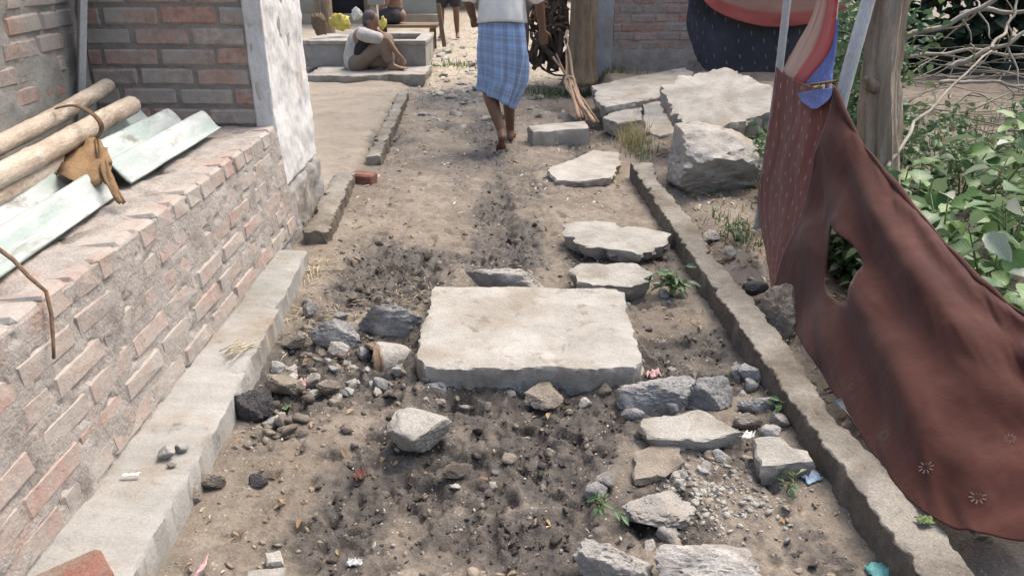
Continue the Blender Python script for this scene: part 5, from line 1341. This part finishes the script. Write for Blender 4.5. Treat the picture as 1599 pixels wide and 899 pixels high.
def person(root_loc, label, J, skin_mat, hair_mat, clothes, group=None, voxel=.009, face=(0, 1, 0), palm=(0, 1, 0), hair_k=1.0):
    root = empty('person', root_loc); tag(root, label, 'person', group)
    mb = MB(); V_ = lambda k: Vector(J[k])
    capsule(mb, V_('pelvis') - Vector((.06, 0, 0)), V_('pelvis') + Vector((.06, 0, 0)), .105, .105)
    capsule(mb, V_('pelvis'), V_('waist'), .125, .115); capsule(mb, V_('waist'), V_('chest'), .118, .13)
    sl, sr2 = V_('sh_l'), V_('sh_r')
    capsule(mb, V_('chest').lerp(sl, .5), V_('chest').lerp(sr2, .5), .115, .115); capsule(mb, sl.lerp(sr2, .12), sr2.lerp(sl, .12), .060, .060)
    capsule(mb, sl.lerp(sr2, .5), V_('neck'), .062, .052); capsule(mb, V_('neck'), V_('head') - Vector((0, 0, .04)), .052, .052)
    hd = head(mb, V_('head'), face)
    for q in ('l', 'r'):
        capsule(mb, V_('sh_' + q), V_('el_' + q), .050, .039); capsule(mb, V_('el_' + q), V_('wr_' + q), .039, .026)
        hand(mb, V_('wr_' + q), V_('el_' + q), palm, .45)
        capsule(mb, V_('hip_' + q), V_('kn_' + q), .082, .055)
        kn, an = V_('kn_' + q), V_('an_' + q); mid = kn.lerp(an, .32)
        back = (kn - an).cross(Vector((1, 0, 0))).normalized() * -.012
        capsule(mb, kn, mid + back, .052, .054); capsule(mb, mid + back, an, .054, .033)
        foot(mb, an, V_('he_' + q), V_('to_' + q))
    fuse('body', mb, skin_mat, root, voxel)
    R, f, u, s = hd
    hb = MB(); c = V_('head')
    ellipsoid(hb, c + u * .035 - f * .016, (.080 * hair_k, .094 * hair_k, .094 * hair_k), R)
    ellipsoid(hb, c - u * .015 - f * .045, (.070 * hair_k, .055 * hair_k, .07 * hair_k), R)
    fuse('hair', hb, hair_mat, root, .012, 2)
    for nm, mt, caps, vx in clothes:
        cb = MB()
        for a, b, ra, rb in caps: capsule(cb, V_(a) if isinstance(a, str) else Vector(a), V_(b) if isinstance(b, str) else Vector(b), ra, rb)
        o = fuse(nm, cb, mt, root, vx, 2)
        co = np.zeros(len(o.data.vertices) * 3, np.float32); o.data.vertices.foreach_get('co', co); co = co.reshape(-1, 3)
        co += (.010 * fbm(co[:, 0] * 9, co[:, 1] * 9, co[:, 2] * 5 + 2., 3))[:, None] * np.array([1, 1, .2]); o.data.vertices.foreach_set('co', co.ravel()); o.data.update()
    return root
def stand(x, y, z=0.0, h=1.62, face_y=1, sp=.10):
    k = h / 1.62; s = face_y; S = lambda a, b, c: (x + a * k, y + b * k * s, z + c * k)
    return dict(pelvis=S(0, 0, .90), waist=S(0, 0, 1.05), chest=S(0, 0, 1.22), neck=S(0, .01, 1.40), head=S(0, .03, 1.51), sh_l=S(-.19, 0, 1.33), sh_r=S(.19, 0, 1.33),
                el_l=S(-.26, -.02, 1.07), el_r=S(.26, -.02, 1.07), wr_l=S(-.27, .04, .84), wr_r=S(.27, .04, .84), hip_l=S(-.09, 0, .88), hip_r=S(.09, 0, .88),
                kn_l=S(-sp, .02, .47), kn_r=S(sp, .02, .47), an_l=S(-sp - .01, -.01, .075), an_r=S(sp + .01, -.01, .075), he_l=S(-sp - .01, -.045, .03), he_r=S(sp + .01, -.045, .03), to_l=S(-sp - .03, .18, .018), to_r=S(sp + .03, .18, .018))
# --- man walking away
mx, my = -.075, 6.12
J = dict(pelvis=(mx, my, .90), waist=(mx, my, 1.04), chest=(mx + .005, my + .03, 1.22), neck=(mx + .005, my + .06, 1.39), head=(mx + .005, my + .09, 1.51), sh_l=(mx - .185, my + .03, 1.33), sh_r=(mx + .195, my + .03, 1.33),
         el_l=(mx - .245, my - .02, 1.09), el_r=(mx + .275, my + .02, 1.09), wr_l=(mx - .215, my + .12, .965), wr_r=(mx + .305, my + .10, .885), hip_l=(mx - .085, my, .86), hip_r=(mx + .085, my, .86),
         kn_l=(mx - .11, my + .02, .46), kn_r=(mx + .045, my + .20, .49), an_l=(mx - .005, my - .12, .165), an_r=(mx + .06, my + .30, .085), he_l=(mx + .0, my - .175, .135), he_r=(mx + .06, my + .265, .035), to_l=(mx - .012, my - .045, .012), to_r=(mx + .075, my + .49, .02))
walker = person((mx, my, 0), 'barefoot man in blue checked lungi and white shirt walking away along the path', J, 'skin', 'hair',
    [('shirt', 'shirt_white', [((mx, my, 1.10), 'chest', .150, .162), ((mx - .07, my + .02, 1.25), (mx + .08, my + .02, 1.25), .13, .13), ('sh_l', 'sh_r', .072, .072), ('sh_l', (mx - .235, my, 1.14), .068, .072), ('sh_r', (mx + .255, my + .02, 1.14), .068, .072)], .012)], voxel=.007)
m, t, bs = new_mat('lungi_check')
uv = coords(t, 'UV'); sx = t.new("ShaderNodeSeparateXYZ"); t.link(uv, sx.inputs[0])
def bars(sock, freq, wd, ph=0.0):
    return t.math('LESS_THAN', t.math('ABSOLUTE', t.math('SUBTRACT', t.math('FRACT', t.math('ADD', t.math('MULTIPLY', sock, freq), ph)), .5)), wd)
base = t.ramp(t.noise(coords(t, 'World'), 7, 4), [(.3, (.20, .32, .52)), (.7, (.27, .40, .60))])
c = t.mix(t.math('MULTIPLY', bars(sx.outputs[0], 11, .24), .42), base, (.17, .20, .31))
c = t.mix(t.math('MULTIPLY', bars(sx.outputs[1], 6, .24, .2), .42), c, (.18, .21, .31))
c = t.mix(t.math('MULTIPLY', bars(sx.outputs[0], 22, .07), .28), c, (.50, .58, .70))
c = t.mix(t.math('MULTIPLY', bars(sx.outputs[1], 12, .07), .28), c, (.50, .58, .70))
c = t.mix(t.math('MULTIPLY', bars(sx.outputs[0], 44, .08, .3), .3), c, (.10, .16, .36))
t.link(c, bs.inputs['Base Color']); bs.inputs['Roughness'].default_value = .9
nu, nv = 96, 60; V = []; UV = []
for j in range(nv):
    s = j / (nv - 1)
    for i in range(nu):
        a = 2 * PI * i / nu
        zc = .975 - s * (.60 + .07 * math.cos(a) + .03 * math.sin(a))
        hw = float(np.interp(s, [0, .12, .4, .7, 1], [.152, .170, .180, .165, .130])); hd_ = float(np.interp(s, [0, .15, .5, 1], [.130, .155, .172, .165]))
        cx = mx + float(np.interp(s, [0, .4, .75, 1], [.002, .003, .0, -.04])); cy = my + .05 * s
        fold_ = (.014 + .024 * s) * float(fbm(math.cos(a) * 2.6 + 3, math.sin(a) * 2.6, s * 1.3, 3)) + .008 * s * math.sin(a * 7 + s * 3)
        V.append((cx + math.cos(a) * (hw + fold_), cy + math.sin(a) * (hd_ + fold_), zc)); UV.append((i / nu, s))
o = mk('lungi', [Vector(v) - Vector((mx, my, 0)) for v in V], grid_faces(nu, nv, True), 'lungi_check', walker); add_uv(o, UV)
so = o.modifiers.new('thickness', 'SOLIDIFY'); so.thickness = .004
V = []
for j in range(14):
    s = j / 13
    for i in range(72):
        a = 2 * PI * i / 72; f_ = .008 * s * math.sin(a * 9 + 2 * s) + .006 * float(perlin(math.cos(a) * 3, math.sin(a) * 3, s * 2))
        V.append((math.cos(a) * (.158 + .022 * s + f_), .01 + math.sin(a) * (.145 + .022 * s + f_), 1.20 - s * (.245 + .012 * math.cos(a * 2))))
o = mk('shirt_tail', V, grid_faces(72, 14, True), 'shirt_white', walker)
so = o.modifiers.new('thickness', 'SOLIDIFY'); so.thickness = .004
# --- second walker ahead of him, almost wholly hidden
hx, hy = .0, 8.75
J = stand(hx, hy); J.update(an_r=(hx + .09, hy - .02, .10), he_r=(hx + .09, hy - .07, .06), to_r=(hx + .13, hy + .13, .02), kn_r=(hx + .09, hy + .06, .48))
person((hx, hy, 0), 'person walking ahead, hidden behind the man in the checked lungi but for one foot', J, 'skin', 'hair',
    [('shirt', 'pale_shirt', [('pelvis', 'chest', .14, .15), ('sh_l', 'sh_r', .07, .07)], .014), ('trousers', 'beige_cloth', [('hip_l', 'kn_l', .10, .085), ('hip_r', 'kn_r', .10, .085), ('pelvis', 'waist', .14, .14)], .014)], voxel=.010)
# --- standing figure in dark shorts
p = P(702, 61); J = stand(p.x, p.y, .02, 1.6, -1, .13)
person((p.x, p.y, .02), 'person in dark shorts standing in the far yard, legs apart', J, 'skin', 'hair',
    [('shirt', 'pale_shirt', [('waist', 'chest', .155, .15), ('sh_l', 'sh_r', .07, .07), ('pelvis', 'waist', .14, .15)], .014),
     ('shorts', 'dark_shorts', [('hip_l', (p.x - .11, p.y, .60), .115, .105), ('hip_r', (p.x + .11, p.y, .60), .115, .105), ('pelvis', 'waist', .13, .13)], .012)], voxel=.010, face=(0, -1, 0), palm=(0, -1, 0))
# --- figure seated on the bench
bx, by = PY(618, 35, 12.6).x, 12.6; bz = PY(618, 35, 12.6).z
J = dict(pelvis=(bx, by, bz + .10), waist=(bx, by, bz + .25), chest=(bx - .02, by, bz + .44), neck=(bx - .03, by, bz + .60), head=(bx - .04, by, bz + .72), sh_l=(bx - .02, by + .19, bz + .54), sh_r=(bx - .02, by - .19, bz + .54),
         el_l=(bx - .10, by + .22, bz + .28), el_r=(bx - .10, by - .22, bz + .28), wr_l=(bx - .30, by + .16, bz + .20), wr_r=(bx - .30, by - .16, bz + .20), hip_l=(bx, by + .09, bz + .09), hip_r=(bx, by - .09, bz + .09),
         kn_l=(bx - .38, by + .10, bz + .08), kn_r=(bx - .38, by - .10, bz + .08), an_l=(bx - .36, by + .10, bz - .32), an_r=(bx - .36, by - .10, bz - .32), he_l=(bx - .33, by + .10, bz - .37), he_r=(bx - .33, by - .10, bz - .37), to_l=(bx - .56, by + .10, bz - .385), to_r=(bx - .56, by - .10, bz - .385))
person((bx, by, bz - .4), 'bare-backed person in dark shorts sitting on the far bench', J, 'skin_old', 'hair',
    [('shorts', 'dark_shorts', [('hip_l', (bx - .30, by + .10, bz + .09), .115, .10), ('hip_r', (bx - .30, by - .10, bz + .09), .115, .10), ('pelvis', (bx, by, bz + .18), .13, .125)], .012)], voxel=.010, face=(-1, 0, 0), palm=(0, 0, -1))
# --- old person sitting on the washing platform, turned to the right, hand at the face
sy = 9.72; q = lambda u, v, dy=0.0: tuple(PY(u, v, sy + dy))
J = dict(pelvis=q(556, 98), waist=q(556, 82), chest=q(563, 64), neck=q(572, 48), head=q(579, 34), sh_l=q(566, 52, .16), sh_r=q(568, 55, -.16), el_l=q(597, 55, .10), el_r=q(604, 62, -.14), wr_l=q(583, 44, .04), wr_r=q(622, 86, -.16),
         hip_l=q(558, 99, .09), hip_r=q(558, 99, -.09), kn_l=q(604, 62, .10), kn_r=q(602, 64, -.10), an_l=q(612, 102, .10), an_r=q(612, 103, -.10), he_l=q(608, 106, .10), he_r=q(608, 107, -.10), to_l=q(632, 106, .10), to_r=q(634, 107, -.12))
person(q(560, 112), 'old person sitting on the washing platform with a hand raised to the face', J, 'skin_old', 'hair_grey',
    [('wrap', 'beige_cloth', [('hip_l', 'kn_l', .115, .085), ('hip_r', 'kn_r', .115, .085), ('pelvis', 'waist', .15, .14), ('kn_l', q(608, 92, .10), .085, .07), ('kn_r', q(606, 92, -.10), .085, .07), (q(575, 92), q(600, 96), .11, .08)], .013),
     ('shirt', 'grey_cloth', [('waist', 'chest', .145, .15), ('chest', q(567, 54), .145, .10), ('pelvis', 'waist', .155, .145), ('sh_r', q(590, 60, -.16), .085, .07), ('sh_l', 'sh_r', .085, .085), ('sh_l', q(588, 58, .14), .08, .07)], .013),
     ('vest', 'black_cloth', [(q(562, 82, -.10), q(567, 62, -.13), .085, .075)], .012)], voxel=.010, face=(.95, -.1, -.25), palm=(0, -1, 0))

# ================================================================== FAR YARD
pf = empty('washing_platform', tuple(PY(580, 128, 9.75))); tag(pf, 'low cement washing trough on a rough slab in the yard', 'trough')
g = Grp(pf)
def ybox(u0, u1, v0, v1, Y, depth, name, mat, parent, bev=.01):
    a, b = PY(u0, v0, Y), PY(u1, v1, Y)
    o = MB().box((0, 0, 0), (abs(b.x - a.x), depth, abs(a.z - b.z))).build(name, mat, parent); o.location = ((a.x + b.x) / 2, Y + depth / 2, (a.z + b.z) / 2)
    if bev: bevel_obj(o, bev)
    return o
bs0 = [PY(478, 112, 9.60), PY(560, 118, 9.52), PY(640, 116, 9.55), PY(664, 114, 9.60)]
A0 = P(478, 118, .12); B0 = P(664, 116, .12)
Vp, Fp = slab_geo([A0, P(560, 119, .12), P(610, 117, .12), B0, B0 + Vector((0, .75, 0)), A0 + Vector((0, .75, 0))], .15, 3, jag=.03, under=.05)
o = mk('base_slab', Vp, Fp, 'concrete', pf); fix_normals(o)
ty = 9.98; zt = PY(560, 66, ty).z; zb = .11
xl, xr = PY(470, 66, ty).x, PY(664, 66, ty).x
for nm, cx, cy, dx, dy in (('front_wall', (xl + xr) / 2, ty + .06, xr - xl, .12), ('back_wall', (xl + xr) / 2, ty + .95, xr - xl, .12), ('side_wall', xr - .06, ty + .505, .119, .77), ('side_wall', xl + .06, ty + .505, .119, .77), ('inner_wall', (xl + xr) / 2 - .1, ty + .505, .10, .77)):
    o = MB().box((0, 0, 0), (dx, dy, zt - zb - .03)).build(nm, 'plinth_cement', pf); o.location = (cx, cy, (zt + zb) / 2 - .015)
for nm, cx, cy, dx, dy in (('rim', (xl + xr) / 2, ty + .06, xr - xl + .03, .16), ('rim', (xl + xr) / 2, ty + .95, xr - xl + .03, .16), ('rim', xr - .06, ty + .505, .16, .726), ('rim', xl + .3, ty + .505, .5, .726)):
    o = MB().box((0, 0, 0), (dx, dy, .05)).build(nm, 'concrete_pale', pf); o.location = (cx, cy, zt - .005); bevel_obj(o, .012)
o = MB().box((0, 0, 0), (xr - xl - .25, .76, .05)).build('basin_floor', 'plinth_cement', pf); o.location = ((xl + xr) / 2, ty + .505, zb + .06)
g.close()
# post at the trough
po = empty('concrete_post', tuple(PY(580, 60, 11.15))); po.location.z = .03; tag(po, 'square concrete post standing behind the washing trough', 'post')
g = Grp(po)
o = ybox(569, 591, -110, 60, 11.15, .16, 'shaft', 'concrete', po)
o = ybox(573, 600, -4, 8, 11.10, .05, 'bracket', 'concrete_pale', po)
g.close()
def sack(u, v, Y, w, h, mat, label, seed):
    c = PY(u, v, Y); V, Fc = rock_geo((w, w * .7, h), seed, planes=9, rough=.22, sub=4, sharp=40)
    tag(mk_np('sack', V, Fc, mat, None, (c.x, Y, c.z)), label, 'sack')
zs = zt + .02
sack(533, 49, 10.4, .27, .22, 'yellow_sack', 'yellow plastic sack on the trough rim left of the old person', 4)
sack(598, 49, 11.0, .12, .20, 'yellow_sack', 'small yellow bag right of the concrete post', 5)
sack(558, 33, 10.9, .16, .18, 'white_sack', 'pale blue-white bundle behind the old person', 6)
sack(500, 57, 10.2, .20, .28, 'wood_brown', 'brown crumpled bundle at the left end of the trough', 7)
# timber leaning by the doorway
for k, (u0, v0, u1, v1, rd, lb) in enumerate(((505, -40, 516, 56, .075, 'thick dark timber leaning beside the yard doorway'), (488, -40, 502, 50, .03, 'thin stick leaning left of the thick dark timber'))):
    a, b = PY(u1, v1, 10.9), PY(u0, v0, 11.1)
    bamboo('timber', a, b, rd, 'bark', lb, seed=30 + k, nodes=.9, cat='timber')
# bench
bn = empty('bench', (bx + .05, by, 0)); tag(bn, 'rough wooden bench in the far yard under the seated person', 'bench')
g = Grp(bn)
zb_ = bz - .02
for dx in (-.18, 0, .18):
    o = MB().box((0, 0, 0), (.95, .16, .04)).build('plank', 'wood_brown', bn); o.location = (bx + .18, by + dx, zb_ - .02); bevel_obj(o, .006)
for sx_ in (-.2, .56):
    for sy_ in (-.2, .2):
        o = MB().box((0, 0, 0), (.06, .06, zb_ - .06)).build('leg', 'wood_brown', bn); o.location = (bx + sx_, by + sy_, (zb_ - .06) / 2 + .01)
o = MB().box((0, 0, 0), (.06, .07, .62)).build('side_post', 'wood_brown', bn); o.location = (bx + .70, by - .1, zb_ - .02); o.rotation_euler = (0, -.12, 0)
g.close()
# far house with doorway
fh = empty('far_house', (-3, 17.2, 0)); tag(fh, 'greenish plastered house with dark doorway at the end of the yard', 'house')
g = Grp(fh)
HY = 17.0
x0, xd0, xd1, x1 = PY(380, 0, HY).x, PY(512, 0, HY).x, PY(572, 0, HY).x, PY(690, 0, HY).x
for nm, a, b, z0, z1 in (('wall', x0, xd0, 0, 3), ('wall', xd1, x1, 0, 3), ('wall', xd0, xd1, 2.1, 3)):
    o = MB().box((0, 0, 0), (b - a, .25, z1 - z0)).build(nm, 'green_wall', fh); o.location = ((a + b) / 2, HY + .125, (z0 + z1) / 2)
o = MB().box((0, 0, 0), (xd1 - xd0, .06, 2.1)).build('door', 'door_dark', fh); o.location = ((xd0 + xd1) / 2, HY + .2, 1.05)
MB().tube([(.28, -.04, -.1), (.28, -.08, -.05), (.28, -.08, .05), (.28, -.04, .1)], .012, 8).build('handle', 'shiny_plastic', o, None, True)
for a in (xd0, xd1):
    o = MB().box((0, 0, 0), (.09, .3, 2.14)).build('door_frame', 'wood_brown', fh); o.location = (a, HY + .1, 1.07)
o = MB().box((0, 0, 0), (x1 - x0 + .5, 4.5, .12)).build('roof', 'wood_brown', fh); o.location = ((x0 + x1) / 2, HY + 1.9, 3.06); o.rotation_euler = (-.12, 0, 0)
o = MB().box((0, 0, 0), (x1 - x0, .35, .25)).build('plinth', 'mud_wall', fh); o.location = ((x0 + x1) / 2, HY - .10, .10)
g.close()
mw = empty('mud_house', (1.5, 21, 0)); tag(mw, 'pale mud-walled hut closing the far end of the path', 'house')
g = Grp(mw)
o = MB().box((0, 0, 0), (9, .3, 2.6)).build('wall', 'mud_wall', mw); o.location = (2.6, 22, 1.3)
o = MB().box((0, 0, 0), (9.6, 3.6, .15)).build('roof', 'bark', mw); o.location = (2.6, 23, 2.7); o.rotation_euler = (.25, 0, 0)
o = MB().box((0, 0, 0), (1.0, .1, 1.9)).build('door', 'wood_brown', mw); o.location = (1.2, 21.83, .97)
MB().tube([(.35, -.05, -.1), (.35, -.09, -.05), (.35, -.09, .05), (.35, -.05, .1)], .012, 8).build('handle', 'shiny_plastic', o, None, True)
g.close()
# brick wall on the right of the yard
YB = 8.85
yw = empty('brick_house', (1.7, 9.2, .2)); tag(yw, 'worn brick house corner with grey plastered edge behind the slab pile', 'house')
g = Grp(yw)
xa, xm, xb = PY(921, 40, YB).x, PY(957, 40, YB).x, PY(1085, 40, YB).x
brick_wall(yw, 'brick_yard', (xm + .005, YB, 0), (1, 0, 0), (0, -1, 0), xb - xm + .9, .16, 22, L=.235, H=.078, pitch=.093, seed=41, proud=.006)
rough_sheet('mortar', (xm - .02, YB, .0), (1, 0, 0), (0, 0, 1), (0, -1, 0), xb - xm + .95, 2.25, 90, 110, .005, 8, 19., 'mortar', yw, thick=.22, shape=lambda S, T: -.002 + .012 * sst(.62, .35, T + .1 * perlin(S * 5, 2., 1.)))
rough_sheet('plaster', (xa, YB - .02, .0), (1, 0, 0), (0, 0, 1), (0, -1, 0), xm - xa, 2.25, 20, 90, .006, 6, 23., 'grey_render', yw, thick=.05)
rough_sheet('plaster', (xa - .003, YB + 1.2, .0), (0, -1, 0), (0, 0, 1), (-1, 0, 0), 1.21, 2.25, 40, 60, .006, 6, 24., 'grey_render', yw, thick=.2)
g.close()
# living tree beside it
tb0 = PY(903, 118, 8.6); tb0.z = .12
lt = empty('tree', tuple(tb0)); tag(lt, 'brown-barked tree trunk standing left of the grey plastered wall edge', 'tree')
fluted_trunk('trunk', tb0, tb0 + Vector((.06, .05, 2.9)), .145, .11, 'bark', 7.0, lt, flare=.45, flutes=7, amp=.10, n=60, seg=40)
mb = MB(); r = random.Random(3); tips = []
for i in range(7):
    a = i * .9; p0 = Vector((.06, .05, 2.5 + .06 * i)); d = Vector((math.cos(a) * r.uniform(.7, 1.3), math.sin(a) * r.uniform(.7, 1.3), r.uniform(.6, 1.4)))
    pp = wob_path([p0, p0 + d * .5 + Vector((0, 0, .05)), p0 + d], 8, .06, i); mb.tube(pp, [.06 * (1 - .75 * k / 8) for k in range(9)], 7); tips += [p0 + d, p0 + d * .7]
mb.build('limb', 'bark', lt, None, True)
rr = np.random.default_rng(8); Q = np.vstack([np.array(t_[:]) + rr.normal(0, .32, (170, 3)) for t_ in tips]); n = len(Q)
o = scatter('crown', [leaf_proto(1, .5, .3, .2, 0, 3, k) for k in range(4)], Q, rr.uniform(.06, .12, n), rr.uniform(0, 6.3, n), 'leaf_small', rr.normal(0, .7, (n, 2)), kind=None, parent=lt)
# dark tangle of stems left of the tree
hp = empty('brush_heap', tuple(PY(852, 112, 8.9))); hp.location.z = .05; tag(hp, 'dark tangled heap of bent stems beside the brown tree trunk', 'brush')
mb = MB(); r = random.Random(5)
for i in range(34):
    a = PY(r.uniform(826, 884), r.uniform(70, 112), 8.9 + r.uniform(0, .5)); b = PY(r.uniform(822, 888), r.uniform(-60, 40), 8.9 + r.uniform(0, .6)); m_ = a.lerp(b, .5) + Vector((r.uniform(-.18, .18), r.uniform(-.1, .1), r.uniform(-.1, .15)))
    rd = r.uniform(.012, .04); mb.tube([p_ - Vector(hp.location) for p_ in wob_path([a, m_, b], 10, .07, i * 2.2)], [rd * (1 - .5 * k / 10) for k in range(11)], 6)
for i in range(3):
    c0 = PY(r.uniform(835, 875), r.uniform(40, 95), 8.85 + r.uniform(0, .4)); R_ = r.uniform(.12, .3); ph = r.uniform(0, 6.3)
    mb.tube([c0 - Vector(hp.location) + Vector((math.cos(ph + k * .35) * R_, .05 * math.sin(k), math.sin(ph + k * .35) * R_)) for k in range(11)], .011, 6)
mb.build('stems', 'dark_twig', hp, None, True)
Q = np.array([PY(r.uniform(825, 885), r.uniform(-60, 60), 8.9 + r.uniform(0, .5))[:] for i in range(260)]) - np.array(hp.location[:]); n = len(Q)
scatter('dead_leaves', dryl, Q, rr.uniform(.04, .09, n), rr.uniform(0, 6.3, n), 'leaf_dry', rr.normal(0, .9, (n, 2)), kind='stuff', parent=hp)
# tied bundle of sticks leaning on the slab pile
sb = empty('stick_bundle', tuple(P(918, 188, .1))); tag(sb, 'tied bundle of brown sticks leaning from the tree foot to the slabs', 'sticks')
L0 = Vector(sb.location); r = random.Random(12)
for i in range(13):
    a = P(918 + r.uniform(-14, 16), 186 + r.uniform(-4, 6), .06 + r.uniform(0, .05)); k_ = PY(890, 128, 7.9) + Vector((r.gauss(0, .02), r.gauss(0, .02), r.gauss(0, .02))); b = PY(880 + r.uniform(-22, 10), 85 + r.uniform(-25, 15), 8.3)
    rd = r.uniform(.010, .020); pp = wob_path([a, a.lerp(k_, .5), k_, b] if i % 3 == 0 else [a, a.lerp(k_, .6), k_ + (k_ - a) * .12], 12, .02, i * 1.9)
    MB().tube([p_ - L0 for p_ in pp], [rd * (1 - .35 * k / 12) for k in range(13)], 7).build('stick', 'tan_stick', sb, None, True)
kc = PY(890, 128, 7.9) - L0
MB().tube([kc + Vector((math.cos(a) * .055, math.sin(a) * .02, math.sin(a) * .05)) for a in np.linspace(0, 6.1, 14)], .008, 6).build('binding', 'straw', sb, None, True)
# loose threads along the torn edges of the brown cloth
me = oB.data; r = random.Random(77); mb = MB()
bm = bmesh.new(); bm.from_mesh(me)
edge_v = [v.co.copy() for v in bm.verts if any(e.is_boundary for e in v.link_edges)]; bm.free()
for c0 in r.sample(edge_v, 60):
    L = r.uniform(.012, .05); d = Vector((r.gauss(0, .3), r.gauss(0, .4), -1)).normalized() * L
    mb.tube([c0, c0 + d * .5 + Vector((r.gauss(0, .004), r.gauss(0, .004), 0)), c0 + d], .0011, 4)
mb.build('loose_threads', 'cloth_brown', sc_r, None, True)
